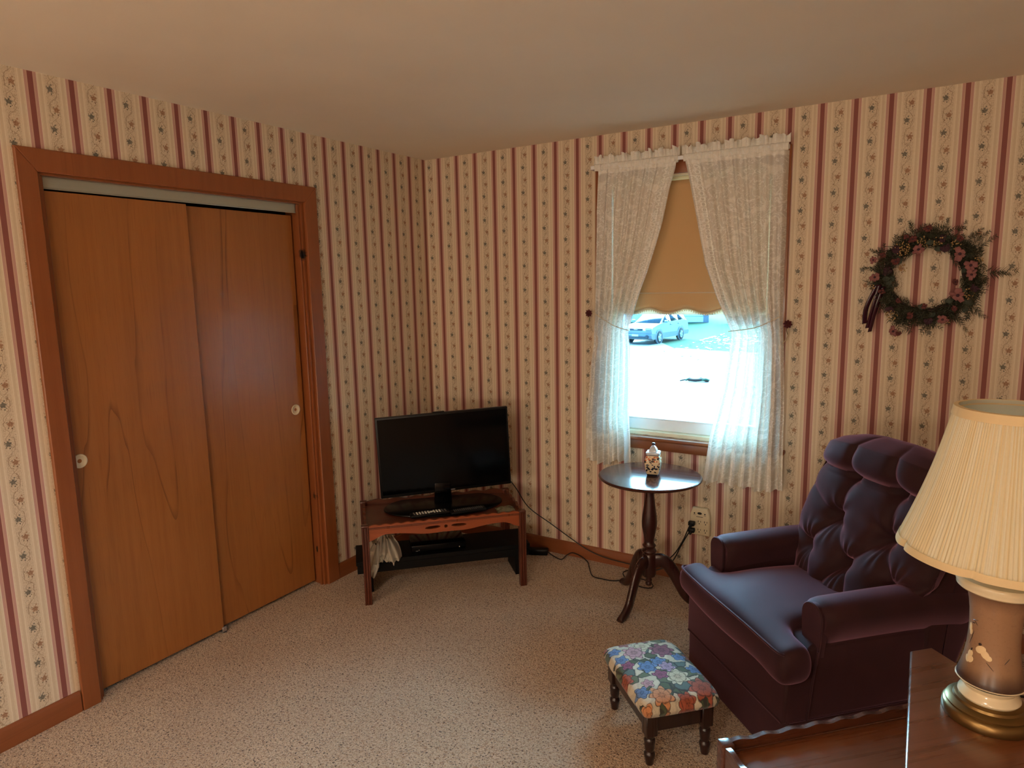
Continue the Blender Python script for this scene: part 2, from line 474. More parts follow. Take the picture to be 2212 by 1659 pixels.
def tapestry():
    """floral tapestry: roses, lilies and blue blooms among leaves on cream, dark woven outlines"""
    g = G('floral_tapestry')
    v = g.tc()
    nz = g.n('ShaderNodeVectorMath', operation='SUBTRACT')
    g.t.links.new(g.noise(v, 55, 2, color=True), nz.inputs[0])
    nz.inputs[1].default_value = (.5, .5, .5)
    wob = g.n('ShaderNodeVectorMath', operation='ADD')
    g.t.links.new(v, wob.inputs[0])
    g.t.links.new(g.scale(nz.outputs[0], (.011, .011, 0)), wob.inputs[1])
    w = g.scale(wob.outputs[0], (1, 1, 0))
    X, Y, _ = g.xyz(w)
    dark = lin(44, 36, 40)
    # leaves on the cream ground
    lr, lg_, lb = g.xyz(g.vor(w, 27, 'F1', 'Color', 1))
    led = g.vor(w, 27, 'DISTANCE_TO_EDGE', 'Distance', 1)
    c = g.ramp(lr, [(0, lin(84, 96, 66)), (.22, lin(104, 112, 80)), (.36, lin(92, 112, 108)), (.46, lin(228, 212, 184)), (.78, lin(214, 200, 172))], 'CONSTANT')
    vein = g.rng(led, .05, .10, .8, 0)
    c = g.mix(vein, c, dark)
    c = g.mix(g.m('MULTIPLY', g.rng(lr, .455, .465), vein), c, lin(228, 212, 184))
    rose, mauve, pink, blue, cream, rust, peach, lilac, mag = (lin(152, 84, 78), lin(132, 76, 92), lin(186, 138, 142), lin(92, 122, 166), lin(206, 186, 156), lin(164, 78, 50), lin(206, 132, 84), lin(168, 140, 166), lin(140, 70, 100))
    FL = [(-.90, .10, 30, rose, 6), (-.68, .0, 44, cream, 6), (-.45, .38, 50, mauve, 7), (-.50, -.34, 46, pink, 7), (-.66, -.78, 26, blue, 5), (-.36, -.76, 28, blue, 5),
          (-.10, .08, 34, blue, 6), (.0, -.28, 40, blue, 6), (-.16, .66, 28, blue, 5), (-.15, -.70, 26, mag, 5), (.07, .18, 32, lilac, 6), (.40, .24, 48, cream, 6),
          (.27, -.12, 30, mag, 5), (.76, .60, 52, rust, 7), (.78, -.42, 46, peach, 7), (.62, -.80, 30, blue, 5), (.17, -.97, 34, rust, 6), (.25, .78, 30, blue, 5),
          (-.98, -.96, 34, rust, 6), (-.18, 1.0, 32, rust, 6), (-.78, .92, 30, peach, 6), (.95, .10, 34, rust, 6), (.45, -.55, 24, pink, 5), (-.86, -.42, 26, rose, 5), (.52, .98, 26, rose, 5), (.98, -.90, 28, peach, 5)]
    for i, (fx, fy, R_, col, npet) in enumerate(FL):
        dx = g.m('SUBTRACT', X, fx * .205)
        dy = g.m('SUBTRACT', Y, fy * .150)
        r = g.m('SQRT', g.m('ADD', g.m('MULTIPLY', dx, dx), g.m('MULTIPLY', dy, dy)))
        cs = g.m('COSINE', g.m('ADD', g.m('MULTIPLY', g.m('ARCTAN2', dy, dx), npet), i * 1.3))
        q = g.m('DIVIDE', r, g.m('MULTIPLY', g.m('ADD', .84, g.m('MULTIPLY', cs, .16)), R_ * .001))
        inside = g.rng(q, .97, 1.03, 1, 0)
        shade = g.mix(g.rng(q, .2, 1.0, 0, .45), col, tuple(min(1, x * 1.9 + .04) for x in col[:3]) + (1,))
        sp = g.m('ABSOLUTE', g.m('SUBTRACT', g.m('FRACT', g.m('ADD', g.m('MULTIPLY', q, 1.9), g.m('MULTIPLY', cs, .22))), .5))
        shade = g.mix(g.rng(sp, .06, .13, .75, 0), shade, tuple(x * .3 for x in col[:3]) + (1,))
        spoke = g.m('MULTIPLY', g.rng(cs, -1, -.93, .7, 0), g.rng(q, .35, .5))
        shade = g.mix(spoke, shade, tuple(x * .3 for x in col[:3]) + (1,))
        c = g.mix(inside, c, shade)
        c = g.mix(g.rng(g.m('ABSOLUTE', g.m('SUBTRACT', q, 1.0)), .03, .07, .8, 0), c, dark)
    wv = g.noise(g.scale(v, (1, .3, 1)), 600, 1)
    c = g.mix(g.m('ADD', .14, g.m('MULTIPLY', wv, .3)), c, lin(62, 54, 50))
    return g.end(g.pbr(c, .85, 0, .2, g.bump(wv, .4, .001), **{'Sheen Weight': .15}))
M['tapestry'] = tapestry()

def jar_paint():
    g = G('painted_porcelain')
    v = g.tc()
    x, y, z = g.xyz(v)
    base = lin(226, 210, 178)
    wv = g.n('ShaderNodeVectorMath', operation='ADD')
    g.t.links.new(v, wv.inputs[0])
    g.t.links.new(g.scale(g.noise(v, 120, 1, color=True), (.012, .012, .012)), wv.inputs[1])
    e1 = g.vor(wv.outputs[0], 96, 'F1', 'Distance')
    cc = g.vor(wv.outputs[0], 96, 'F1', 'Color')
    r, gg, b = g.xyz(cc)
    up = g.rng(z, .055, .070)
    ink = g.mix(up, lin(22, 26, 44), g.ramp(r, [(0, lin(190, 96, 42)), (.6, lin(28, 24, 40))], 'CONSTANT'))
    msk = g.m('MULTIPLY', g.rng(e1, .50, .58, 1, 0), g.rng(gg, .22, .26))
    zz = g.m('MULTIPLY', g.rng(z, .012, .018), g.rng(z, .090, .096, 1, 0))
    c = g.mix(g.m('MULTIPLY', msk, zz), base, ink)
    c = g.mix(g.rng(z, .008, .010, 1, 0), c, lin(28, 26, 34))
    c = g.mix(g.m('MULTIPLY', g.rng(z, .0945, .0955), g.rng(z, .0985, .0995, 1, 0)), c, lin(28, 34, 60))
    return g.end(g.pbr(c, .12, 0, .5))
M['jar'] = jar_paint()
M['jar_lid'] = plain('porcelain_lid', (206, 214, 224), .12, mottle=.1, scale=90)
M['cobalt'] = plain('cobalt_glaze', (18, 24, 52), .12, mottle=.2)

def lamp_glaze():
    g = G('brown_lamp_glaze')
    x, y, z = g.xyz(g.tc())
    n = g.noise(g.tc(), 18, 3)
    nf = g.noise(g.tc(), 160, 2)
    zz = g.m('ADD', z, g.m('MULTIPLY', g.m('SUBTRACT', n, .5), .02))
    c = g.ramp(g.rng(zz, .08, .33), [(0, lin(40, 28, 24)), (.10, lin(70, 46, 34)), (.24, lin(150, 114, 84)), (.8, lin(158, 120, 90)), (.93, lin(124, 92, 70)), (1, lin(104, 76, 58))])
    c = g.mix(g.rng(nf, .55, .75, 0, .25), c, lin(110, 74, 50))
    return g.end(g.pbr(c, .32, 0, .5, **{'Coat Weight': .2}))
M['lamp_glaze'] = lamp_glaze()

def emit(name, rgb, s):
    g = G(name)
    e = g.n('ShaderNodeEmission')
    e.inputs[0].default_value = lin(*rgb)
    e.inputs[1].default_value = s
    return g.end(e.outputs[0])
M['fill_glow'] = emit('fill_lamp_glow', (255, 244, 224), 22)  # glow of the fill lights added behind the camera
M['lit_bowl'] = emit('lit_ceiling_bowl', (255, 244, 228), 122)

# outdoors
M['concrete'] = plain('driveway_concrete', (100, 96, 90), .9, mottle=.08, scale=3)
def grass_mat():
    g = G('lawn')
    n = g.noise(g.tc(), 6, 4)
    n2 = g.noise(g.tc(), .7, 3)
    c = g.mix(n, lin(34, 58, 38), lin(54, 80, 52))
    c = g.mix(g.rng(n2, .4, .7, 0, .5), c, lin(38, 68, 50))
    return g.end(g.pbr(c, .95, 0, .1))
M['grass'] = grass_mat()
M['siding'] = plain('blue_grey_siding', (116, 122, 132), .8, mottle=.06)
M['white_siding'] = plain('white_siding', (226, 226, 222), .8, mottle=.04)
M['roof'] = plain('shingles', (82, 80, 82), .9, mottle=.2)
M['hedge'] = plain('hedge_leaves', (48, 76, 56), .9, mottle=.5, scale=3)
M['car_paint'] = plain('silver_car_paint', (138, 142, 146), .3, metal=.1, mottle=.03)
M['car_clad'] = plain('grey_cladding', (112, 116, 122), .6, mottle=.05)
M['car_glass'] = plain('car_glass', (34, 48, 60), .1, mottle=.05)
M['tyre'] = plain('tyre', (34, 34, 36), .8)
M['rim'] = plain('alloy_rim', (176, 178, 180), .4, metal=.4)
M['leaf_litter'] = plain('pale_fallen_leaves', (226, 206, 160), .8, mottle=.2, scale=2)

# ------------------------------------------------------------------ mesh helpers
def box(bm, lo, hi, bev=0.0, seg=2, mat=None):
    vs = [bm.verts.new((x, y, z)) for x in (lo[0], hi[0]) for y in (lo[1], hi[1]) for z in (lo[2], hi[2])]
    q = [(0, 1, 3, 2), (4, 6, 7, 5), (0, 4, 5, 1), (2, 3, 7, 6), (0, 2, 6, 4), (1, 5, 7, 3)]
    fs = [bm.faces.new([vs[i] for i in f]) for f in q]
    if mat is not None:
        for v in vs:
            v.co = mat @ v.co
    if bev > 0:
        es = list({e for f in fs for e in f.edges})
        bmesh.ops.bevel(bm, geom=es, offset=bev, segments=seg, profile=.5, affect='EDGES')

def prism(bm, poly, d0, d1, axis='Y', bev=0.0, seg=2):
    """2D outline extruded along an axis: X -> (y,z), Y -> (x,z), Z -> (x,y)"""
    def P(a, b, d):
        return {'X': (d, a, b), 'Y': (a, d, b), 'Z': (a, b, d)}[axis]
    A = [bm.verts.new(P(a, b, d0)) for a, b in poly]
    B = [bm.verts.new(P(a, b, d1)) for a, b in poly]
    n = len(poly)
    fs = [bm.faces.new(A), bm.faces.new(list(reversed(B)))]
    for i in range(n):
        fs.append(bm.faces.new((A[i], B[i], B[(i + 1) % n], A[(i + 1) % n])))
    if bev > 0:
        es = list({e for f in fs[:2] for e in f.edges})
        bmesh.ops.bevel(bm, geom=es, offset=bev, segments=seg, profile=.5, affect='EDGES')

def tube(bm, pts, r, n=8, closed=False, flat=1.0):
    pts = [Vector(p) for p in pts]
    N = len(pts)
    rs = r if hasattr(r, '__len__') else [r] * N
    rings = []
    prev = None
    for i, p in enumerate(pts):
        if closed:
            d = pts[(i + 1) % N] - pts[i - 1]
        else:
            d = pts[min(i + 1, N - 1)] - pts[max(i - 1, 0)]
        d.normalize()
        if prev is None:
            up = Vector((0, 0, 1)) if abs(d.z) < .9 else Vector((1, 0, 0))
            a = d.cross(up).normalized()
        else:
            a = (prev - d * prev.dot(d)).normalized()
        prev = a
        b = d.cross(a)
        rings.append([bm.verts.new(p + a * math.cos(2 * PI * j / n) * rs[i] + b * math.sin(2 * PI * j / n) * rs[i] * flat) for j in range(n)])
    m = N if closed else N - 1
    for i in range(m):
        A, B = rings[i], rings[(i + 1) % N]
        for j in range(n):
            bm.faces.new((A[j], A[(j + 1) % n], B[(j + 1) % n], B[j]))
    if not closed:
        bm.faces.new(list(reversed(rings[0])))
        bm.faces.new(rings[-1])

def smooth_path(pts, sub=6):
    pts = [Vector(p) for p in pts]
    out = []
    for i in range(len(pts) - 1):
        p0, p1, p2, p3 = pts[max(i - 1, 0)], pts[i], pts[i + 1], pts[min(i + 2, len(pts) - 1)]
        for k in range(sub):
            t = k / sub
            out.append(.5 * ((2 * p1) + (p2 - p0) * t + (2 * p0 - 5 * p1 + 4 * p2 - p3) * t * t + (3 * p1 - p0 - 3 * p2 + p3) * t ** 3))
    out.append(pts[-1])
    return out

def lathe(bm, prof, n=48, c=(0, 0), fn=None, cap=True):
    rings = []
    for r, z in prof:
        ring = []
        for j in range(n):
            a = 2 * PI * j / n
            rr = fn(r, z, a) if fn else r
            dz = 0
            if isinstance(rr, tuple):
                rr, dz = rr
            ring.append(bm.verts.new((c[0] + rr * math.cos(a), c[1] + rr * math.sin(a), z + dz)))
        rings.append(ring)
    for A, B in zip(rings, rings[1:]):
        for j in range(n):
            bm.faces.new((A[j], A[(j + 1) % n], B[(j + 1) % n], B[j]))
    if cap:
        bm.faces.new(list(reversed(rings[0])))
        bm.faces.new(rings[-1])

def grid(bm, fn, nu, nv, cu=False, uv=None):
    """surface from fn(i/nu, j/nv)"""
    V = [[bm.verts.new(fn(i / nu, j / nv)) for j in range(nv + 1)] for i in range(nu if cu else nu + 1)]
    L = bm.loops.layers.uv.verify() if uv else None
    for i in range(nu):
        for j in range(nv):
            i2 = (i + 1) % nu if cu else i + 1
            f = bm.faces.new((V[i][j], V[i2][j], V[i2][j + 1], V[i][j + 1]))
            if uv:
                for lp, (a, b) in zip(f.loops, ((i, j), (i + 1, j), (i + 1, j + 1), (i, j + 1))):
                    lp[L].uv = uv(a / nu, b / nv)
    return V

def ball(bm, c, r, sc=(1, 1, 1), sub=2, rot=None):
    m = Matrix.Translation(c)
    if rot is not None:
        m = m @ rot.to_4x4()
    m = m @ Matrix.Diagonal((r * sc[0], r * sc[1], r * sc[2], 1))
    bmesh.ops.create_icosphere(bm, subdivisions=sub, radius=1, matrix=m)

def BM():
    return bmesh.new()

def obj(name, bm, m, parent=None, loc=None, ang=40, subsurf=0, solid=0, kind=None):
    bmesh.ops.recalc_face_normals(bm, faces=bm.faces)
    me = bpy.data.meshes.new(name)
    bm.to_mesh(me)
    bm.free()
    me.materials.append(m)
    for p in me.polygons:
        p.use_smooth = True
    me.set_sharp_from_angle(angle=math.radians(ang))
    o = bpy.data.objects.new(name, me)
    COL.objects.link(o)
    if parent:
        o.parent = parent
    if loc:
        o.location = loc
    if solid:
        s = o.modifiers.new('thickness', 'SOLIDIFY')
        s.thickness = solid
    if subsurf:
        s = o.modifiers.new('smooth', 'SUBSURF')
        s.levels = s.render_levels = subsurf
    if kind:
        o['kind'] = kind
    return o

def tag(o, label, cat, group=None):
    o['label'] = label
    o['category'] = cat
    if group:
        o['group'] = group
    return o

def thing(name, label, cat, loc=(0, 0, 0), rz=0, group=None):
    o = bpy.data.objects.new(name, None)
    o.empty_display_size = .1
    COL.objects.link(o)
    o.location = loc
    o.rotation_euler = (0, 0, rz)
    return tag(o, label, cat, group)

def struct(name, bm, m, parent=None, **kw):
    return obj(name, bm, m, parent, kind=None if parent else 'structure', **kw)

def plate(name, outline, holes, depth, m, parent, bevel=.001):
    """flat board with real cut-outs, in the local XZ plane, thickness along Y"""
    cu = bpy.data.curves.new('tmp', 'CURVE')
    cu.dimensions = '2D'
    cu.fill_mode = 'BOTH'
    cu.extrude = depth / 2
    for poly in [outline] + holes:
        sp = cu.splines.new('POLY')
        sp.points.add(len(poly) - 1)
        for p, (a, b) in zip(sp.points, poly):
            p.co = (a, b, 0, 1)
        sp.use_cyclic_u = True
    tmp = bpy.data.objects.new('tmp', cu)
    COL.objects.link(tmp)
    dg = bpy.context.evaluated_depsgraph_get()
    me = bpy.data.meshes.new_from_object(tmp.evaluated_get(dg))
    bpy.data.objects.remove(tmp)
    bpy.data.curves.remove(cu)
    bm = BM()
    bm.from_mesh(me)
    bpy.data.meshes.remove(me)
    for v in bm.verts:
        v.co = Vector((v.co.x, -v.co.z, v.co.y))
    bmesh.ops.remove_doubles(bm, verts=bm.verts, dist=1e-5)
    return obj(name, bm, m, parent, ang=30)

def ell(cx, cz, a, b, n=20, rot=0):
    return [(cx + a * math.cos(2 * PI * i / n) * math.cos(rot) - b * math.sin(2 * PI * i / n) * math.sin(rot),
             cz + a * math.cos(2 * PI * i / n) * math.sin(rot) + b * math.sin(2 * PI * i / n) * math.cos(rot)) for i in range(n)]

# ================================================================== ROOM SHELL
XR, YB, H = 4.1, -6.9, 2.44
W1 = dict(x0=1.27, x1=2.125, z0=.80, z1=2.20)          # window opening in the right-hand wall
b = BM(); box(b, (-.9, YB - .15, -.12), (XR + .15, .15, 0)); struct('floor', b, M['carpet'])
b = BM(); box(b, (-.9, YB - .15, H), (XR + .15, .15, H + .12)); struct('ceiling', b, M['ceiling'])
b = BM()
box(b, (-.12, 0, 0), (W1['x0'], .15, H)); box(b, (W1['x1'], 0, 0), (XR + .15, .15, H))
box(b, (W1['x0'], 0, 0), (W1['x1'], .15, W1['z0'])); box(b, (W1['x0'], 0, W1['z1']), (W1['x1'], .15, H))
struct('wall_right', b, M['paper_R'])
CY0, CY1, CZ = -2.258, -1.018, 2.092                    # closet opening
b = BM()
box(b, (-.12, YB, 0), (0, CY0, H)); box(b, (-.12, CY1, 0), (0, 0, H)); box(b, (-.12, CY0, CZ), (0, CY1, H))
struct('wall_left', b, M['paper_L'])
b = BM(); box(b, (XR, YB, 0), (XR + .15, 0, H)); struct('wall_east', b, M['paper_L'])
b = BM(); box(b, (-.12, YB - .15, 0), (XR + .15, YB, H)); struct('wall_rear', b, M['paper_R'])
b = BM()
box(b, (-.90, CY0 - .1, 0), (-.86, CY1 + .1, H)); box(b, (-.90, CY0 - .14, 0), (-.12, CY0 - .1, H)); box(b, (-.90, CY1 + .1, 0), (-.12, CY1 + .14, H))
struct('wall_closet', b, M['dark_cavity'])

def base_profile(bm, a, bq, axis):
    """baseboard with an eased top edge; a..bq run along axis"""
    h, t = .086, .013
    sec = [(0, 0), (t, 0), (t, h - .012), (t * .75, h - .004), (t * .4, h), (0, h)]
    if axis == 'Y':
        prism(bm, [(s, z) for s, z in sec], a, bq, 'Y')
    else:
        prism(bm, [(-s, z) for s, z in sec], a, bq, 'X')
b = BM(); base_profile(b, YB, -2.325, 'Y'); base_profile(b, -.945, 0, 'Y'); struct('baseboard_left', b, M['wood_base'])
b = BM(); base_profile(b, 0, XR, 'X'); struct('baseboard_right', b, M['wood_base_x'])
b = BM(); prism(b, [(XR - .013, 0), (XR, 0), (XR, .086), (XR - .008, .086), (XR - .013, .074)], YB, -.014, 'Y'); struct('baseboard_east', b, M['wood_base'])
b = BM(); prism(b, [(YB, 0), (YB + .013, 0), (YB + .013, .074), (YB + .008, .086), (YB, .086)], .014, XR - .014, 'X'); struct('baseboard_rear', b, M['wood_base_x'])

# closet: casing, jamb, track, two sliding doors
b = BM()
def casing_leg(bm, y0, y1, mit0, mit1):
    pass
cw, ct = .067, .018
yo0, yo1, zo = CY0 - cw + .004, CY1 + cw + .010, CZ + cw + .012
def flat_piece(bm, poly, t):
    prism(bm, poly, 0, t, 'X', .003, 1)
flat_piece(b, [(yo0, 0), (CY0 + .004, 0), (CY0 + .004, CZ - .004), (yo0, zo)], ct)
flat_piece(b, [(CY1 - .004, 0), (yo1, 0), (yo1, zo), (CY1 - .004, CZ - .004)], ct)
flat_piece(b, [(CY0 + .004, CZ - .004), (CY1 - .004, CZ - .004), (yo1, zo), (yo0, zo)], ct)
struct('trim_1', b, M['wood_trim'])
b = BM()
box(b, (-.12, CY0 - .002, 0), (-.0005, CY0 + .018, CZ)); box(b, (-.12, CY1 - .018, 0), (-.0005, CY1 + .002, CZ)); box(b, (-.12, CY0 + .018, CZ - .012), (-.0005, CY1 - .018, CZ))
box(b, (-.028, CY1 - .030, 0), (-.012, CY1 - .018, CZ - .012), .002, 1)
box(b, (-.028, CY0 + .018, 0), (-.012, CY0 + .030, CZ - .012), .002, 1)
struct('trim_2', b, M['wood_trim'])
b = BM()
box(b, (-.034, CY0 + .018, CZ - .054), (-.030, CY1 - .030, CZ - .012)); box(b, (-.110, CY0 + .018, CZ - .018), (-.034, CY1 - .018, CZ - .012))
tube(b, [(-.030, CY0 + .018, CZ - .054), (-.030, CY1 - .030, CZ - .054)], .003, 8)
struct('trim_3', b, M['track'])
def sliding(name, x0, x1, y0, y1, z0, z1, pull):
    bb = BM(); box(bb, (x0, y0, z0), (x1, y1, z1), .0015, 1)
    d = struct(name, bb, M['wood_door'])
    py, pz = pull
    bb = BM()
    # round recessed finger pull: rim and dished cup
    pr = [(.0275, 0), (.0285, .002), (.0265, .0042), (.0225, .0036), (.0205, .0012), (.0165, -.0006), (.0, -.001)]
    lathe(bb, pr, 40, cap=False)
    bmesh.ops.remove_doubles(bb, verts=bb.verts, dist=1e-6)
    bmesh.ops.transform(bb, matrix=Matrix.Translation((x1 + .0008, py, pz)) @ Matrix.Rotation(PI / 2, 4, 'Y'), verts=bb.verts)
    h = obj('finger_pull', bb, M['cream_plastic'], d)
    return d
sliding('door_1', -.060, -.038, CY0 + .019, -1.650, .018, CZ - .062, (-2.205, .992))
sliding('door_2', -.086, -.064, -1.690, CY1 - .030, .018, CZ - .066, (-1.105, 1.008))
b = BM(); box(b, (-.036, -1.662, 0), (-.030, -1.640, .030), .001, 1); box(b, (-.104, -1.662, 0), (-.030, -1.640, .006))
g_ = tag(obj('door_guide', b, M['silver']), 'small metal floor guide between the two sliding closet doors', 'door guide')

# ------------------------------------------------------------------ window
x0, x1, z0, z1 = W1['x0'], W1['x1'], W1['z0'], W1['z1']
win = bpy.data.objects.new('window_1', None); COL.objects.link(win); win.location = (1.6975, 0, .80); win['kind'] = 'structure'
WL = lambda bm: bmesh.ops.translate(bm, vec=(-1.6975, 0, -.80), verts=bm.verts)
def wpart(name, bm, m, parent=win, **kw):
    WL(bm)
    return obj(name, bm, m, parent, **kw)
b = BM()
cs = .076
box(b, (x0 - cs, -.020, z0), (x0 + .004, 0, z1 + cs), .004, 2); box(b, (x1 - .004, -.020, z0), (x1 + cs, 0, z1 + cs), .004, 2)
box(b, (x0 + .004, -.020, z1 - .004), (x1 - .004, 0, z1 + cs), .004, 2)
wpart('window_casing', b, M['wood_trim'])
b = BM(); box(b, (x0 - cs - .024, -.042, z0 - .022), (x1 + cs + .024, .012, z0), .007, 3); wpart('window_stool', b, M['wood_base_x'])
b = BM(); box(b, (x0 - cs, -.018, z0 - .075), (x1 + cs, 0, z0 - .022), .004, 2); wpart('window_apron', b, M['wood_base_x'])
b = BM()
box(b, (x0, .0, z0), (x0 + .014, .145, z1)); box(b, (x1 - .014, .0, z0), (x1, .145, z1)); box(b, (x0 + .014, 0, z1 - .014), (x1 - .014, .145, z1))
box(b, (x0 + .014, .012, z0 - .001), (x1 - .014, .150, z0 + .022), .003, 1)
wpart('window_frame', b, M['cream_paint'])
def sash(name, za, zb, ya, yb, bot):
    bb = BM(); w = .045
    box(bb, (x0 + .014, ya, za), (x0 + .014 + w, yb, zb), .004, 2); box(bb, (x1 - .014 - w, ya, za), (x1 - .014, yb, zb), .004, 2)
    box(bb, (x0 + .014 + w, ya, za), (x1 - .014 - w, yb, za + bot), .004, 2); box(bb, (x0 + .014 + w, ya, zb - w), (x1 - .014 - w, yb, zb), .004, 2)
    box(bb, (x0 + .052, ya - .006, za + bot - .010), (x1 - .052, ya + .001, za + bot - .002), .002, 1)
    s = wpart(name, bb, M['white_vinyl'])
    bb = BM(); ym = (ya + yb) / 2
    box(bb, (x0 + .05, ym - .002, za + bot - .006), (x1 - .05, ym + .002, zb - w + .006))
    wpart('pane', bb, M['glass'], s)
sash('lower_sash', z0 + .022, 1.515, .050, .085, .072)
sash('upper_sash', 1.475, z1 - .014, .090, .125, .045)

# roller shade inside the opening
rs = thing('roller_shade', 'tan roller shade with scalloped fringed hem, pulled halfway down the window', 'window shade', (1.6975, .010, 2.17))
def shade_z(x):
    return 1.492 + .011 * math.cos((x - 1.50) * 2 * PI / .205) - .010 * abs(x - 1.70)
b = BM()
NX = 90
def fsh(u, v):
    x = 1.289 + u * (2.106 - 1.289)
    zt, zb = 2.165, shade_z(x)
    return (x - 1.6975, .0016 * math.sin(u * 9), zt + (zb - zt) * v - 2.17)
grid(b, fsh, NX, 24)
obj('shade_cloth', b, M['shade_cloth'], rs, solid=.0012)
b = BM()
def ffr(u, v):
    x = 1.289 + u * (2.106 - 1.289)
    z = shade_z(x)
    return (x - 1.6975, -.0024, z - 2.17 + .008 - v * (.016 + .004 * math.sin(u * 420)))
grid(b, ffr, 400, 2)
for i in range(60):
    x = 1.289 + (i + .5) / 60 * (2.106 - 1.289)
    z = shade_z(x) - .009
    tube(b, [(x - 1.6975 + .0045 * math.cos(a), -.003, z - 2.17 + .0045 * math.sin(a)) for a in [2 * PI * k / 8 for k in range(8)]], .0009, 4, True)
obj('fringe', b, M['shade_fringe'], rs, solid=.001)
b = BM(); box(b, (1.289 - 1.6975, -.0035, 1.584 - 2.17), (2.106 - 1.6975, -.0005, 1.590 - 2.17), .001, 1); obj('hem_slat', b, M['shade_fringe'], rs)
b = BM(); tube(b, [(1.284 - 1.6975, .022, .006), (2.111 - 1.6975, .022, .006)], .017, 20); obj('roller', b, M['cream_plastic'], rs)

# curtain rod and two tied-back lace panels
ROD_Z, ROD_Y = 2.262, -.066
rod = thing('curtain_rod', 'flat white curtain rod across the top of the window', 'curtain rod', (1.68, ROD_Y, ROD_Z))
b = BM()
box(b, (1.190 - 1.68, -.004, -.010), (2.190 - 1.68, .002, .010), .002, 1)
obj('bar', b, M['white_vinyl'], rod)
for sx in (1.190, 2.190):
    b = BM(); box(b, (sx - 1.68 - .003, .002, -.010), (sx - 1.68 + .003, .046, .010), .001, 1); obj('bracket', b, M['white_vinyl'], rod)

def interp(tab, z):
    if z >= tab[0][0]:
        return tab[0][1]
    for (za, xa), (zb, xb) in zip(tab, tab[1:]):
        if za >= z >= zb:
            t = (za - z) / (za - zb)
            return xa + (xb - xa) * t
    return tab[-1][1]
CUR = {
 'L': dict(outer=[(2.30, 1.212), (2.232, 1.216), (2.031, 1.208), (1.716, 1.208), (1.467, 1.208), (1.214, 1.181), (.917, 1.165), (.62, 1.168)],
           inner=[(2.28, 1.671), (2.213, 1.662), (2.12, 1.634), (1.95, 1.598), (1.835, 1.564), (1.75, 1.536), (1.696, 1.518), (1.61, 1.484), (1.50, 1.448), (1.425, 1.424), (1.373, 1.412), (1.295, 1.422), (.939, 1.423), (.797, 1.434), (.60, 1.438)],
           zb=(.660, .634)),
 'R': dict(outer=[(2.30, 2.192), (2.04, 2.190), (1.87, 2.192), (1.655, 2.190), (1.435, 2.194), (1.301, 2.203), (.983, 2.220), (.55, 2.230)],
           inner=[(2.30, 1.700), (2.26, 1.704), (2.168, 1.727), (2.031, 1.756), (1.73, 1.818), (1.57, 1.876), (1.466, 1.922), (1.397, 1.953), (1.36, 1.957), (1.116, 1.924), (.982, 1.895), (.842, 1.865), (.60, 1.834)],
           zb=(.612, .604)),
}
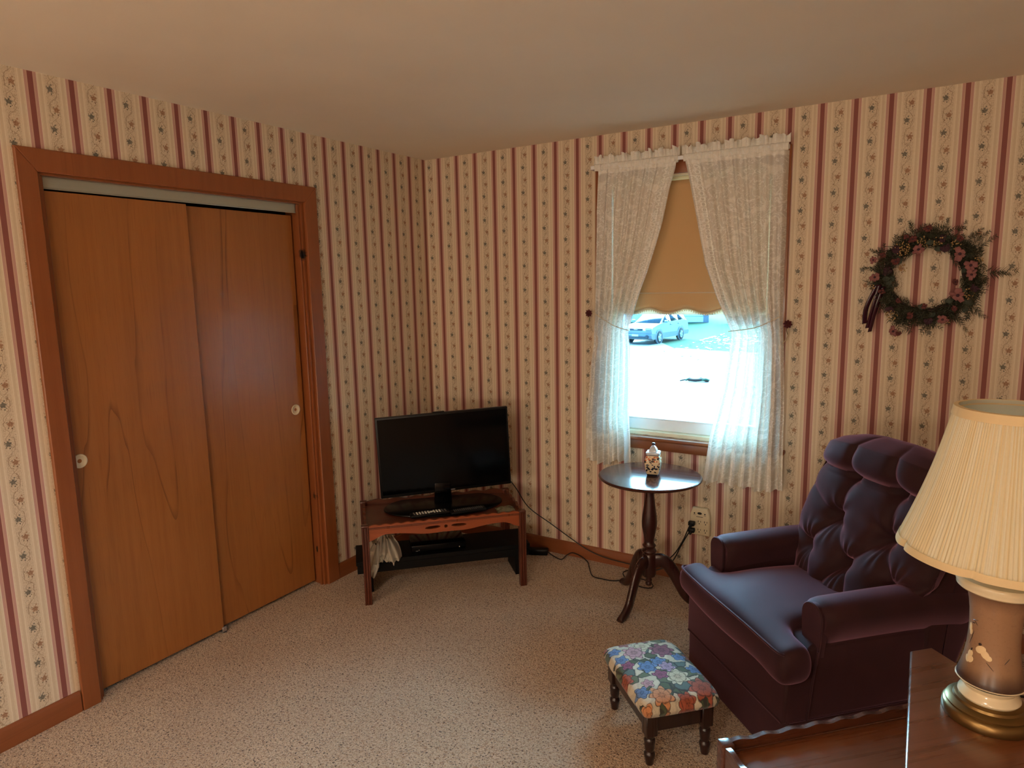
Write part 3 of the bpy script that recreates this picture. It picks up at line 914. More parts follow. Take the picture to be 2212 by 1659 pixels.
def curtain(side):
    c = CUR[side]
    lab = {'L': 'left lace curtain panel of the window, tied back to the wall on its left',
           'R': 'right lace curtain panel of the window, tied back beside the wreath wall'}[side]
    root = thing('lace_curtain', lab, 'curtain', (1.68, -.07, 2.26), 0, 'lace curtain panels')
    NU, NV = 110, 120
    tie_z = 1.40
    flare = 1 if side == 'L' else -1
    def surf(s, t):
        zt = 2.245
        zb = c['zb'][0] if s > .55 else c['zb'][1]
        zb += .006 * math.sin(s * 19) + (.014 if (s < .22 and side == 'L') else 0)
        # lines of the cloth sweep towards the holder: outer edge hangs, inner sags
        z = zt + (zb - zt) * t
        xo, xi = interp(c['outer'], z), interp(c['inner'], z)
        x = xo + (xi - xo) * s
        amp = .009 + .012 * min(1, max(0, (1.9 - z) / .9))
        if z < .95:
            amp *= 1.25
        ph = {'L': .4, 'R': 1.3}[side]
        y = -.074 - amp * math.sin(s * 2 * PI * 6.5 + ph + .8 * math.sin(z * 2.1)) - amp * .5 * math.sin(s * 2 * PI * 15 + 2 * ph + z)
        y -= .024 / (1 + math.exp((z - .98) / .05))
        pin = math.exp(-((z - tie_z + .10 * (1 - s)) / .07) ** 2)
        y = y * (1 - .45 * pin) + -.062 * .45 * pin
        # the outer end returns to the wall
        if s < .10:
            k = (1 - s / .10)
            y += k * k * .048
        return (x - 1.68, y + .07, z - 2.26)
    def uvf(s, t):
        z = 2.245 - t * 1.66
        wdt = abs(interp(c['inner'], max(z, .62)) - interp(c['outer'], max(z, .62)))
        return ((1 - s) * max(wdt, .42), t * 1.66 + .06)
    b = BM(); grid(b, surf, NU, NV, uv=uvf)
    obj('drape', b, M['lace'], root, ang=80)
    # rod pocket and gathered ruffle along the top
    xa, xb = (1.214, 1.672) if side == 'L' else (1.700, 2.194)
    b = BM()
    def pocket(s, t):
        x = xa + (xb - xa) * s
        a = t * 2 * PI
        w = .003 * math.sin(s * 150) + .002 * math.sin(s * 83)
        return (x - 1.68, .004 + (-.010 - w) * math.cos(a), .019 * math.sin(a) + .001 * math.sin(s * 120))
    grid(b, pocket, 140, 10, uv=lambda s, t: (.3 + s * .5, t * .04))
    obj('rod_pocket', b, M['lace'], root, ang=80)
    b = BM()
    rnd = random.Random(5 if side == 'L' else 9)
    phs = [rnd.uniform(0, 6.28) for _ in range(6)]
    def ruf(s, t):
        x = xa - .008 + (xb - xa + .016) * s
        w = math.sin(s * 118 + phs[0]) * .55 + math.sin(s * 71 + phs[1]) * .45
        hgt = .040 + .006 * math.sin(s * 43 + phs[2]) + .005 * math.sin(s * 97 + phs[3])
        return (x - 1.68 + .004 * t * math.sin(s * 160), .004 - (.004 + .017 * t) * w, .016 + hgt * t)
    grid(b, ruf, 260, 6, uv=lambda s, t: (.2 + s * .5, t * .05))
    obj('ruffle', b, M['lace'], root, ang=80)
    # tie line: the gathered band round the panel
    b = BM()
    pl = [(1.212, 1.486), (1.235, 1.477), (1.34, 1.417), (1.428, 1.391)] if side == 'L' else [(2.190, 1.470), (2.092, 1.422), (2.02, 1.406), (1.953, 1.397)]
    pts = smooth_path([(x - 1.68, -.036, z - 2.26) for x, z in pl], 6)
    tube(b, pts, .0022, 6)
    obj('tie_cord', b, M['shade_fringe'], root)
    return root
curtain('L'); curtain('R')

def rosette(x, z, label, dirn):
    t = thing('curtain_holdback', label, 'curtain holdback', (x, -.012, z), 0, 'rose curtain holdbacks')
    rnd = random.Random(int(x * 100))
    b = BM()
    for ring, (nr, rad, ln) in enumerate(((3, .006, .014), (5, .012, .017), (7, .019, .018))):
        for i in range(nr):
            a = 2 * PI * i / nr + ring * .6
            def pet(u, v, a=a, rad=rad, ln=ln, ring=ring):
                w = math.sin(u * PI) * ln
                aa = a + (v - .5) * 1.25
                r = rad * (.5 + .5 * u) + .003 * math.sin(v * 9 + a)
                return (math.cos(aa) * r, -.020 - .018 * (1 - ring * .32) + .012 * u - .010 * u * u * ring * .3, math.sin(aa) * r)
            grid(b, pet, 5, 6)
    obj('rose_bloom', b, M['rose'], t, ang=70, solid=.0012)
    b = BM(); tube(b, [(0, .012, 0), (0, -.022, 0)], .006, 8)
    tube(b, smooth_path([(0, -.020, -.006), (dirn * .004, -.018, -.03), (-dirn * .004, -.015, -.058)], 5), .0018, 5)
    obj('stalk', b, M['stem'], t)
    b = BM()
    loop = smooth_path([(0, -.014, -.010), (-dirn * .004, -.016, -.05), (dirn * .012, -.022, -.085), (dirn * .030, -.028, -.105)], 6)
    tube(b, loop, [.0065 - .0035 * k / len(loop) for k in range(len(loop))], 8, flat=.45)
    obj('tieback_band', b, M['shade_fringe'], t, ang=80)
rosette(1.159, 1.478, 'dark red dried-rose curtain holdback on the wall left of the window', 1)
rosette(2.216, 1.432, 'dark red dried-rose curtain holdback on the wall right of the window', -1)

# ================================================================== TV CORNER
TVX, TVY = (.83 - .08) * S2, (-.08 - .83) * S2
def tvw(X, Y):                     # table-local -> world
    return (TVX + (X - Y) * S2, TVY + (X + Y) * S2)
tt = thing('tray_table', 'cherry-brown tray-top table with scalloped rim and pierced apron under the television', 'table', (TVX, TVY, 0), PI / 4)
for sx in (-1, 1):
    for sy in (-1, 1):
        b = BM()
        s = .0185
        sec = []
        g1 = .0035
        # square post with two reeded grooves on every face
        for (ax, ay) in ((1, 0), (0, 1), (-1, 0), (0, -1)):
            px_, py_ = -ay, ax
            for k, (tpos, dep) in enumerate(((-s + .0025, 0), (-.009, 0), (-.007, g1), (-.005, 0), (.005, 0), (.007, g1), (.009, 0), (s - .0025, 0))):
                sec.append((ax * (s - dep) + px_ * tpos, ay * (s - dep) + py_ * tpos))
        prism(b, [(x + sx * .4195, y + sy * .2015) for x, y in sec], 0, .420, 'Z')
        box(b, (sx * .4195 - .0195, sy * .2015 - .0195, .420), (sx * .4195 + .0195, sy * .2015 + .0195, .432), .004, 2)
        obj('leg', b, M['tv_leg'], tt, ang=30)
b = BM(); box(b, (-.425, -.207, .392), (.425, .207, .408), .002, 1); obj('tabletop', b, M['tv_wood'], tt)
def wavy_top(x0, x1, zb, zt, n, amp, k):
    top = []
    for i in range(n + 1):
        x = x0 + (x1 - x0) * i / n
        top.append((x, zt + amp * (math.sin((x - x0) / (x1 - x0) * PI * k) ** 2 - .5)))
    return top
top = wavy_top(-.401, .401, 0, .428, 180, .006, 14)
bot = []
for i in range(161):
    x = .401 - .802 * i / 160
    ax = abs(x)
    z = .366
    if ax > .372:
        z = .343 + .010 * (.401 - ax) / .029
    elif ax > .30:
        t = (ax - .30) / .072
        z = .376 - .023 * t * t
    elif ax > .17:
        t = (ax - .17) / .13
        z = .364 + .012 * math.sin(t * PI / 2)
    elif ax > .03:
        t = (ax - .03) / .14
        z = .358 + .006 * t - .005 * math.sin(t * PI)
    else:
        z = .358
    bot.append((x, z))
holes = [ell(-.070, .387, .041, .0085, 24, .04), ell(.070, .387, .041, .0085, 24, -.04), ell(0, .386, .0095, .0095, 18)]
fa = plate('front_apron', top + bot, holes, .014, M['tv_apron_lit'], tt)
fa.location = (0, -.205, 0)
b = BM()
tube(b, [(-.401, -.2125, .415), (.401, -.2125, .415)], .0022, 6); tube(b, [(-.401, -.2125, .408), (.401, -.2125, .408)], .0016, 6)
obj('bead_moulding', b, M['tv_leg'], tt)
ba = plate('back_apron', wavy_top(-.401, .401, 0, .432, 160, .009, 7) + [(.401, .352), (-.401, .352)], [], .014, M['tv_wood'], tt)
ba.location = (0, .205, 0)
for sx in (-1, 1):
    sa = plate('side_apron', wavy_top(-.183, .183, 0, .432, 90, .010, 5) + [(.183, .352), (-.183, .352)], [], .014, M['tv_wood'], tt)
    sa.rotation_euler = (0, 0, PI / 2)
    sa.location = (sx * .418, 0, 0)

# television
tv = thing('television', 'flat black television on an oval base, turned off, in the room corner', 'television', (*tvw(.027, .062), .4085), PI / 4)
b = BM()
lathe(b, [(.300, 0), (.335, .001), (.338, .005), (.336, .009), (.330, .011), (.0, .0115)], 72, cap=False)
bmesh.ops.scale(b, vec=(1, .565, 1), verts=b.verts)
bmesh.ops.remove_doubles(b, verts=b.verts, dist=1e-5)
obj('base', b, M['tv_base'], tv)
b = BM()
prism(b, [(-.050, .0105), (.050, .0105), (.046, .13), (-.046, .13)], .012, .042, 'Y', .006, 2)
obj('neck', b, M['black_gloss'], tv)
b = BM()
RT = Matrix.Translation((.029, .018, 0)) @ Matrix.Rotation(-math.radians(1.75), 4, 'Y')
z0t, z1t, hw = .076, .536, .375
box(b, (-hw, .0, z0t), (hw, .030, z1t), .004, 2, RT)
box(b, (-hw * .72, .030, z0t + .05), (hw * .72, .062, z1t - .12), .015, 3, RT)
sh = obj('screen_housing', b, M['black_plastic'], tv)
b = BM(); box(b, (-hw + .011, -.0012, z0t + .018), (hw - .011, .004, z1t - .011), 0, 1, RT)
obj('screen', b, M['black_gloss'], tv)
b = BM(); box(b, (-.002, -.0024, z0t + .006), (.044, .001, z0t + .011), .0006, 1, RT)
obj('maker_badge', b, M['silver'], tv)
b = BM(); box(b, (-.055, .004, z1t - .002), (.012, .022, z1t + .006), .002, 1, RT)
obj('sensor_bar', b, M['black_plastic'], tv)

# remotes and packet on the table
def remote(u, v, ang, L, name_lab, white):
    x, y = (u + v) * S2, (v - u) * S2
    t = thing('remote_control', name_lab, 'remote control', (x, y, .4205), ang, 'remote controls on the television table')
    b = BM(); box(b, (-L / 2, -.024, 0), (L / 2, .024, .017), .007, 3)
    obj('case', b, M['black_plastic'], t)
    rnd = random.Random(3)
    cols = 12 if white else 15
    for i in range(cols):
        xx = -L / 2 + .022 + i * (L - .044) / (cols - 1)
        rows = (-.013, 0, .013)
        if white and i in (0, cols - 1, cols - 2):
            mm = M['button_grey']
        else:
            mm = M['button_white'] if white else M['button_grey']
        b = BM()
        if white and i == 6:
            lathe(b, [(.010, 0), (.0095, .0035), (0, .0035)], 20, (xx, 0)); bmesh.ops.translate(b, vec=(0, 0, .0165), verts=b.verts)
        else:
            hw_ = .0045 if white else .0022
            for yy in rows:
                box(b, (xx - hw_, yy - .0048, .0165), (xx + hw_, yy + .0048, .0198), .001, 1)
        obj('button_row', b, mm, t)
    return t
remote(.941, -.152, PI / 4 + .11, .215, 'black remote control with rows of white buttons, left of two before the television', True)
remote(.949, .056, PI / 4 + .14, .200, 'slim dark remote control with small grey buttons, right of two before the television', False)
pk = thing('plastic_packet', 'small crumpled clear packet at the right end of the television table', 'packet', ((.945 + .268) * S2, (.268 - .945) * S2, .4085), PI / 4)
rnd = random.Random(8)
b = BM()
def pkf(u, v):
    x, y = (u - .5) * .105, (v - .5) * .085
    h = .018 * max(0, math.sin(u * PI) * math.sin(v * PI)) ** .6 + .008 * mnoise.noise(Vector((x * 60, y * 60, 1)))
    return (x, y, max(0.0008, h))
grid(b, pkf, 16, 14)
obj('wrapper', b, M['packet'], pk, ang=15, solid=.0006)
b = BM(); box(b, (-.03, -.03, .0005), (.028, .02, .007), .002, 1); obj('contents', b, M['leaf'], pk)

# low bench under the table with cable box, bag, adapter
mb = thing('media_bench', 'low black bench standing under the television table', 'bench', (*tvw(0, .03), 0), PI / 4)
b = BM(); box(b, (-.475, -.125, .165), (.490, .125, .190), .003, 1); obj('top_board', b, M['black_matte'], mb)
b = BM(); box(b, (-.47, -.115, .118), (.485, -.100, .165)); obj('front_rail', b, M['black_matte'], mb)
b = BM(); box(b, (-.47, .100, .118), (.485, .115, .165)); obj('back_rail', b, M['black_matte'], mb)
for sx in (-.405, .425):
    b = BM(); box(b, (sx - .016, -.1, 0), (sx + .016, .1, .165), .003, 1); obj('end_support', b, M['black_matte'], mb)
cb = thing('cable_box', 'black cable box with a tiny light on the bench under the television table', 'cable box', (*tvw(-.025, .03), .190), PI / 4)
b = BM(); box(b, (-.150, -.10, .004), (.150, .075, .046), .003, 2); obj('case', b, M['black_gloss'], cb)
b = BM(); box(b, (.112, -.1012, .016), (.116, -.0995, .020)); obj('indicator_light', b, M['button_white'], cb)
b = BM(); box(b, (-.128, -.1012, .014), (-.116, -.0995, .019)); box(b, (-.114, -.1012, .017), (-.106, -.0995, .024)); obj('front_marking', b, M['button_grey'], cb)
for sx in (-.12, .12):
    for sy in (-.08, .06):
        b = BM(); box(b, (sx - .01, sy - .01, 0), (sx + .01, sy + .01, .004))
        obj('foot', b, M['black_matte'], cb)
bag = thing('plastic_bag', 'crumpled pale plastic bag at the left end of the bench', 'bag', (*tvw(-.335, -.03), .190), PI / 4)
for (cx, cw, top, bot, lean, seed, tw) in ((-.030, .070, .085, -.055, -.03, 1, .5), (.035, .075, .100, -.030, .02, 2, -.4), (.012, .055, .115, .004, .0, 3, .9)):
    b = BM()
    def flap(u, v, cx=cx, cw=cw, top=top, bot=bot, lean=lean, seed=seed, tw=tw):
        w = cw * (.45 + .75 * math.sin(min(1, v * 1.2 + .12) * PI * .62)) * (1 - .25 * max(0, v - .75) / .25)
        x = cx + lean * v + (u - .5) * w * 2 * .62
        z = top + (bot - top) * v + .012 * math.sin(u * 5 + seed * 2) * v
        y = -.045 - .095 * min(1, v * 1.5) ** 1.5 + .010 * math.sin(u * 21 + v * tw * 6 + seed) + .014 * mnoise.noise(Vector((u * 5, v * 6, seed * 3.3)))
        y += .05 * (abs(u - .5) * 2) ** 2 + .02 * (seed - 1)
        return (x, y, max(z, .002) if y > -.128 else z)
    grid(b, flap, 44, 34)
    obj('crumpled_film', b, M['bag'], bag, ang=30)
ad = thing('power_adapter', 'black power adapter on the carpet behind the right leg of the television table', 'power adapter', (.835, -.085, 0), .42)
b = BM(); box(b, (-.062, -.022, .0), (.062, .024, .038), .006, 2); obj('brick', b, M['black_plastic'], ad)
def cable(name, label, pts, r=.0032, sub=7):
    bb = BM(); tube(bb, smooth_path(pts, sub), r, 7)
    return tag(obj(name, bb, M['cable']), label, 'cable', 'black cables along the wall')
cable('television_cable', 'black cable drooping from the television down the wall to the round table',
      [(.735, -.250, .545), (.715, -.210, .500), (.70, -.10, .40), (.752, -.045, .275), (.899, -.035, .193), (1.026, -.032, .127), (1.148, -.030, .070), (1.268, -.032, .045), (1.432, -.040, .040), (1.56, -.060, .040), (1.66, -.045, .10), (1.718, -.050, .215), (1.762, -.060, .300), (1.772, -.052, .312)])
cable('adapter_cable', 'black cable looping over the carpet from the power adapter to the outlet',
      [(.894, -.060, .016), (.93, -.07, .006), (1.002, -.097, .005), (1.02, -.055, .02), (1.045, -.030, .030), (1.10, -.032, .022), (1.158, -.055, .006), (1.205, -.13, .005), (1.265, -.216, .005), (1.325, -.224, .005), (1.391, -.215, .005), (1.450, -.165, .005),
       (1.515, -.120, .006), (1.590, -.150, .006), (1.605, -.200, .006), (1.555, -.215, .006), (1.475, -.185, .007), (1.405, -.110, .008), (1.42, -.055, .012), (1.55, -.045, .06), (1.66, -.055, .135), (1.725, -.065, .235), (1.765, -.070, .335), (1.770, -.058, .350)])

# outlet adaptor on the wall
ot = thing('outlet_tap', 'cream six-outlet surge tap on the wall right of the round table', 'outlet', (1.811, 0, .285), 0)
b = BM()
out = [(-.054, 0), (.054, 0), (.054, .112), (.040, .152), (-.040, .152), (-.054, .112)]
prism(b, out, -.032, -.0005, 'Y', .008, 3)
obj('housing', b, M['cream_plastic'], ot)
b = BM(); prism(b, ell(0, .124, .012, .0065, 24), -.0338, -.030, 'Y'); obj('logo_oval', b, M['slot'], ot)
b = BM(); box(b, (-.018, -.0328, .103), (.018, -.031, .1055)); obj('lettering', b, M['petal_dark'], ot)
for sx in (-.028, .028):
    b = BM(); lathe(b, [(.004, 0), (.0035, .0015), (0, .002)], 16); bmesh.ops.transform(b, matrix=Matrix.Translation((sx, -.032, .122)) @ Matrix.Rotation(PI / 2, 4, 'X'), verts=b.verts)
    box(b, (sx - .006, -.0326, .1125), (sx + .006, -.0315, .114))
    obj('indicator', b, M['slot'], ot)
for cx in (-.001, .033):
    for cz in (.073, .027):
        b = BM()
        box(b, (cx - .0075, -.0326, cz), (cx - .0045, -.031, cz + .011)); box(b, (cx + .006, -.0326, cz + .001), (cx + .0085, -.031, cz + .010))
        lathe(b, [(.003, 0), (.003, .001), (0, .001)], 14); bmesh.ops.transform(b, matrix=Matrix.Identity(4), verts=b.verts)
        for v in [v for v in b.verts if abs(v.co.y) < .01 and abs(v.co.z) < .005 and abs(v.co.x) < .01 and v.co.y > -.02]:
            v.co = Vector((v.co.x + cx, -.0326 + v.co.z, v.co.y + cz - .007))
        obj('socket', b, M['slot'], ot)
for i, (cz, lab) in enumerate(((.350, 'upper black plug pushed into the cream surge tap'), (.312, 'lower black plug pushed into the cream surge tap'))):
    b = BM(); box(b, (1.7565, -.062, cz - .010), (1.790, -.0335, cz + .014), .005, 2)
    tube(b, [(1.774, -.055, cz - .004), (1.768, -.062, cz - .020)], [.008, .005], 10)
    tag(obj('power_plug', b, M['black_plastic']), lab, 'plug', 'plugs in the surge tap')

# ================================================================== ROUND PEDESTAL TABLE + JAR
PX, PY, PZ = 1.650, -.365, .687
pt = thing('pedestal_table', 'small round dark mahogany tripod table below the window', 'table', (PX, PY, 0))
b = BM()
lathe(b, [(0, PZ - .020), (.225, PZ - .020), (.248, PZ - .016), (.256, PZ - .010), (.257, PZ - .006), (.254, PZ - .002), (.246, PZ), (0, PZ)], 96, cap=False)
bmesh.ops.remove_doubles(b, verts=b.verts, dist=1e-5)
obj('tabletop', b, M['mahog'], pt)
b = BM()
prof = [(.0, .118), (.012, .120), (.017, .130), (.014, .142), (.016, .150), (.032, .154), (.036, .165), (.036, .262), (.033, .272), (.030, .276), (.036, .284), (.038, .290), (.034, .298), (.027, .304), (.033, .314), (.034, .320), (.026, .330), (.024, .345),
        (.030, .375), (.038, .420), (.039, .445), (.036, .480), (.029, .530), (.024, .575), (.022, .600), (.024, .612), (.030, .620), (.031, .627), (.027, .634), (.030, .642), (.034, .655), (.036, PZ - .020), (0, PZ - .020)]
lathe(b, prof, 40, cap=False)
bmesh.ops.remove_doubles(b, verts=b.verts, dist=1e-5)
obj('pedestal', b, M['mahog_z'], pt)
b = BM(); ball(b, (0, 0, .113), .017, (1, 1, .9), 3); obj('finial', b, M['mahog_z'], pt)
for a in (-101, 22, 143):
    a = math.radians(a)
    b = BM()
    cl = smooth_path([(.020, .232, .036), (.055, .240, .036), (.090, .222, .034), (.125, .175, .031), (.155, .115, .028), (.185, .060, .026), (.220, .028, .024), (.252, .016, .018), (.268, .010, .010)], 5)
    n = len(cl)
    rings = []
    for i, p in enumerate(cl):
        q = cl[min(i + 1, n - 1)] - cl[max(i - 1, 0)]
        tx, tz = q.x, q.y
        l = math.hypot(tx, tz)
        nx, nz = -tz / l, tx / l
        hgt = p.z
        w = .017 if i < n - 6 else .017 + .002 * math.sin((i - n + 6) / 6 * PI)
        ring = []
        for k in range(14):
            t = 2 * PI * k / 14
            cx_ = math.cos(t); sx_ = math.sin(t)
            ring.append(b.verts.new((p.x + nx * hgt * sx_, w * (abs(cx_) ** .7) * (1 if cx_ > 0 else -1), max(0.0, p.y + nz * hgt * sx_))))
        rings.append(ring)
    for A, B_ in zip(rings, rings[1:]):
        for k in range(14):
            b.faces.new((A[k], A[(k + 1) % 14], B_[(k + 1) % 14], B_[k]))
    b.faces.new(rings[0]); b.faces.new(list(reversed(rings[-1])))
    bmesh.ops.rotate(b, cent=(0, 0, 0), matrix=Matrix.Rotation(a, 3, 'Z'), verts=b.verts)
    obj('leg', b, M['mahog_z'], pt, ang=60)

jar = thing('ginger_jar', 'small square lidded porcelain jar, blue and rust on white, on the round table', 'jar', (1.662, -.352, PZ), math.radians(11))
jar.scale = (1.22, 1.22, 1.10)
def sq_loft(bm, prof, n=8, pw=.22):
    rings = []
    for hw_, z in prof:
        ring = []
        for k in range(4 * n):
            a = 2 * PI * k / (4 * n) + PI / 4
            c_, s_ = math.cos(a), math.sin(a)
            e = pw
            x = (abs(c_) ** e) * (1 if c_ > 0 else -1)
            y = (abs(s_) ** e) * (1 if s_ > 0 else -1)
            ring.append(bm.verts.new((x * hw_, y * hw_, z)))
        rings.append(ring)
    N = 4 * n
    for A, B_ in zip(rings, rings[1:]):
        for k in range(N):
            bm.faces.new((A[k], A[(k + 1) % N], B_[(k + 1) % N], B_[k]))
    bm.faces.new(list(reversed(rings[0]))); bm.faces.new(rings[-1])
b = BM(); sq_loft(b, [(.022, 0), (.0225, .007), (.025, .010), (.030, .035), (.0325, .058), (.031, .078), (.026, .093), (.0255, .0995)]); obj('body', b, M['jar'], jar, ang=50)
b = BM(); sq_loft(b, [(.0275, .100), (.028, .108), (.026, .110), (.018, .1105), (.0175, .114), (.014, .124), (.008, .134), (.0035, .137), (.0035, .139)], pw=.3); lid = obj('lid', b, M['jar_lid'], jar, ang=50)
b = BM(); ball(b, (0, 0, .1445), .0072, (1, 1, .95), 3); obj('lid_knob', b, M['cobalt'], lid)

# ================================================================== FOOTSTOOL
SU, SV = 2.345, .518
fs = thing('footstool', 'small dark wooden footstool with a floral tapestry cushion in front of the armchair', 'footstool', ((SU + SV) * S2, (SV - SU) * S2, 0), -PI / 4)
hx, hy = .158, .105
for sx in (-1, 1):
    for sy in (-1, 1):
        b = BM()
        cx, cy = sx * hx, sy * hy
        box(b, (cx - .021, cy - .021, .112), (cx + .021, cy + .021, .200), .003, 1)
        lathe(b, [(.0125, 0), (.014, .004), (.016, .020), (.0185, .030), (.0195, .040), (.016, .046), (.0135, .050), (.0165, .056), (.0175, .066), (.0185, .080), (.0195, .092), (.0175, .098), (.0150, .101), (.0185, .106), (.0195, .113)], 24, (cx, cy))
        obj('leg', b, M['stool_wood'], fs)
for sy in (-1, 1):
    b = BM(); box(b, (-hx + .02, sy * hy - .011, .125), (hx - .02, sy * hy + .011, .198), .002, 1); obj('apron', b, M['stool_wood'], fs)
for sx in (-1, 1):
    b = BM(); box(b, (sx * hx - .011, -hy + .02, .125), (sx * hx + .011, hy - .02, .198), .002, 1); obj('apron', b, M['stool_wood'], fs)
b = BM()
cu_, cv_ = .205, .150
NX, NY = 48, 36
def sq(a, p=.55):
    return a
def cush(top):
    def f(u, v):
        a, c_ = u * 2 - 1, v * 2 - 1
        x, y = cu_ * a, cv_ * c_
        # softly rounded corners
        k = 1 - .035 * (abs(a) ** 6) * (abs(c_) ** 6) * 2
        ex = 1 - abs(a) ** 5
        ey = 1 - abs(c_) ** 5
        dome = (max(0, ex) ** .45) * (max(0, ey) ** .45)
        z = .218 + (.040 * dome if top else -.020 * min(1, dome * 3))
        return (x * k, y * k, z)
    return f
grid(b, cush(True), NX, NY); grid(b, cush(False), NX, NY)
bmesh.ops.remove_doubles(b, verts=b.verts, dist=1e-4)
obj('cushion', b, M['tapestry'], fs, ang=80)

# ================================================================== ARMCHAIR
CU, CV = 2.315, .83
def cw_(X, Y):
    u, v = CU + X, CV + Y
    return ((u + v) * S2, (v - u) * S2)
ch = thing('armchair', 'plum velour armchair with a button-tufted back beside the window', 'armchair', (*cw_(0, 0), 0), -PI / 4)
V = M['velvet']
def side_prof(z):      # rear line of the sides leans back as it rises
    return .545 + .36 * z
# body: front panel and sides down to the welt
b = BM()
poly = [(-.000, .168), (.545 + .36 * .168, .168), (.545 + .36 * .44, .44), (.10, .44), (.004, .36)]
prism(b, [(y, z) for y, z in poly], -.338, .338, 'X', .016, 3)
obj('body', b, V, ch)
b = BM()
poly = [(.006, .004), (.545, .004), (.545 + .36 * .166, .166), (.006, .166)]
prism(b, poly, -.332, .332, 'X', .012, 3)
obj('skirt', b, V, ch)
b = BM()
pts = []
L = [(-.339, .60), (-.339, .02), (-.322, .001), (.322, .001), (.339, .02), (.339, .60)]
tube(b, [(x, y, .168) for x, y in L], .0052, 8)
obj('welt', b, V, ch)
# side seams where the front panel meets the sides
for sx in (-1, 1):
    b = BM(); tube(b, [(sx * .340, .085, .175), (sx * .341, .098, .30), (sx * .343, .112, .42)], .0042, 7)
    obj('seam_piping', b, V, ch)

def arm(sx):
    """padded arm: rounded roll on top, falling away to the side, running back to the chair back"""
    NA, NL = 28, 30
    bb = BM()
    rings = []
    for j in range(NL + 1):
        t = j / NL
        y = .128 + .60 * t
        top = .580 - .018 * max(0, (t - .55) / .45) ** 2 + .004 * math.sin(t * PI)
        e = 1.0
        if t < .06:
            e = .80 + .20 * math.sin(t / .06 * PI / 2)
        if t > .93:
            e = .86 + .14 * math.cos((t - .93) / .07 * PI / 2)
        cx = sx * (.300 + .006 * t)
        ring = []
        for k in range(NA):
            a = 2 * PI * k / NA
            c_, s_ = math.cos(a), math.sin(a)
            if s_ >= 0:
                rx, rz = .073, .058
                px, pz = cx + sx * rx * c_ * e, (top - .058) + rz * (abs(s_) ** .85) * e
            else:
                # below: tapers inward under the roll
                dep = .105 if c_ > 0 else .170
                px = cx + sx * (.073 * c_ * (1 - .30 * abs(s_) ** 1.2)) * e
                pz = (top - .058) - dep * abs(s_) * e
            ring.append(bb.verts.new((px, y, pz)))
        rings.append(ring)
    for A, B_ in zip(rings, rings[1:]):
        for k in range(NA):
            bb.faces.new((A[k], A[(k + 1) % NA], B_[(k + 1) % NA], B_[k]))
    bb.faces.new(rings[0]); bb.faces.new(list(reversed(rings[-1])))
    o = obj('arm', bb, V, ch, ang=60)
    # inner wall of the arm down beside the cushion
    bb = BM(); box(bb, (min(sx * .335, sx * .238), .15, .30), (max(sx * .335, sx * .238), .70, .50), .02, 3)
    obj('arm_wall', bb, V, o)
    # front facing of the arm with its welt
    cx = sx * .303
    out = []
    for k in range(25):
        a = PI * k / 24
        out.append((cx + .046 * math.cos(a) * 1.0, .528 + .044 * math.sin(a)))
    out += [(cx - .043, .46), (cx - .034, .40), (cx - .020 * 1, .32), (cx + .024, .32), (cx + .036, .40), (cx + .044, .46)]
    bb = BM(); prism(bb, out, .112, .140, 'Y', .008, 3)
    obj('arm_facing', bb, V, o)
    bb = BM(); tube(bb, [(x, .116, z) for x, z in out], .0045, 7, True)
    obj('arm_welt', bb, V, o)
    return o
arm(-1); arm(1)

# seat cushion: T-shaped, wrapping in front of the arms
b = BM()
XS = [-.352, -.300, -.228, -.12, 0, .12, .228, .310, .380]
YS = [-.045, .015, .085, .20, .36, .50, .56]
def cell(i, j):
    xa, xb = XS[i], XS[i + 1]
    if j < 2:
        return True
    return XS[i] >= -.23 and XS[i + 1] <= .23
vt, vb = {}, {}
for i in range(len(XS)):
    for j in range(len(YS)):
        x, y = XS[i], YS[j]
        crown = .030 * max(0, 1 - (x / .30) ** 2) * math.sin(min(1, (y + .06) / .50) * PI)
        zt = .462 + crown + .010 * math.sin(i * 1.7 + j)
        zb = .350
        if j == 0:
            zt -= .012
            zb -= .012 + .020 * math.cos(x * 6)
        if x > .30:
            zt -= .010; zb -= .030
        yy = y - (.010 * math.cos(x * 4.5) if j == 0 else 0)
        vt[i, j] = (x, yy, zt); vb[i, j] = (x, yy, zb)
cache = {}
def gv(key, co):
    if key not in cache:
        cache[key] = b.verts.new(co)
    return cache[key]
NI, NJ = len(XS) - 1, len(YS) - 1
for i in range(NI):
    for j in range(NJ):
        if not cell(i, j):
            continue
        T = [gv(('t', p, q_), vt[p, q_]) for p, q_ in ((i, j), (i + 1, j), (i + 1, j + 1), (i, j + 1))]
        Bq = [gv(('b', p, q_), vb[p, q_]) for p, q_ in ((i, j), (i + 1, j), (i + 1, j + 1), (i, j + 1))]
        b.faces.new(T); b.faces.new(list(reversed(Bq)))
        for (di, dj, (p, q_)) in ((0, -1, (0, 1)), (1, 0, (1, 2)), (0, 1, (2, 3)), (-1, 0, (3, 0))):
            ii, jj = i + di, j + dj
            if not (0 <= ii < NI and 0 <= jj < NJ and cell(ii, jj)):
                b.faces.new((T[p], Bq[p], Bq[q_], T[q_]))
sc_ = obj('seat_cushion', b, V, ch, ang=180, subsurf=3)
# piping round the top front edge of the cushion
b = BM()
pts = smooth_path([(-.338, .010, .449), (-.330, -.030, .447), (-.15, -.050, .455), (0, -.054, .458), (.17, -.050, .455), (.330, -.040, .442), (.354, -.022, .436)], 6)
tube(b, pts, .0045, 7)
obj('cushion_piping', b, V, sc_)

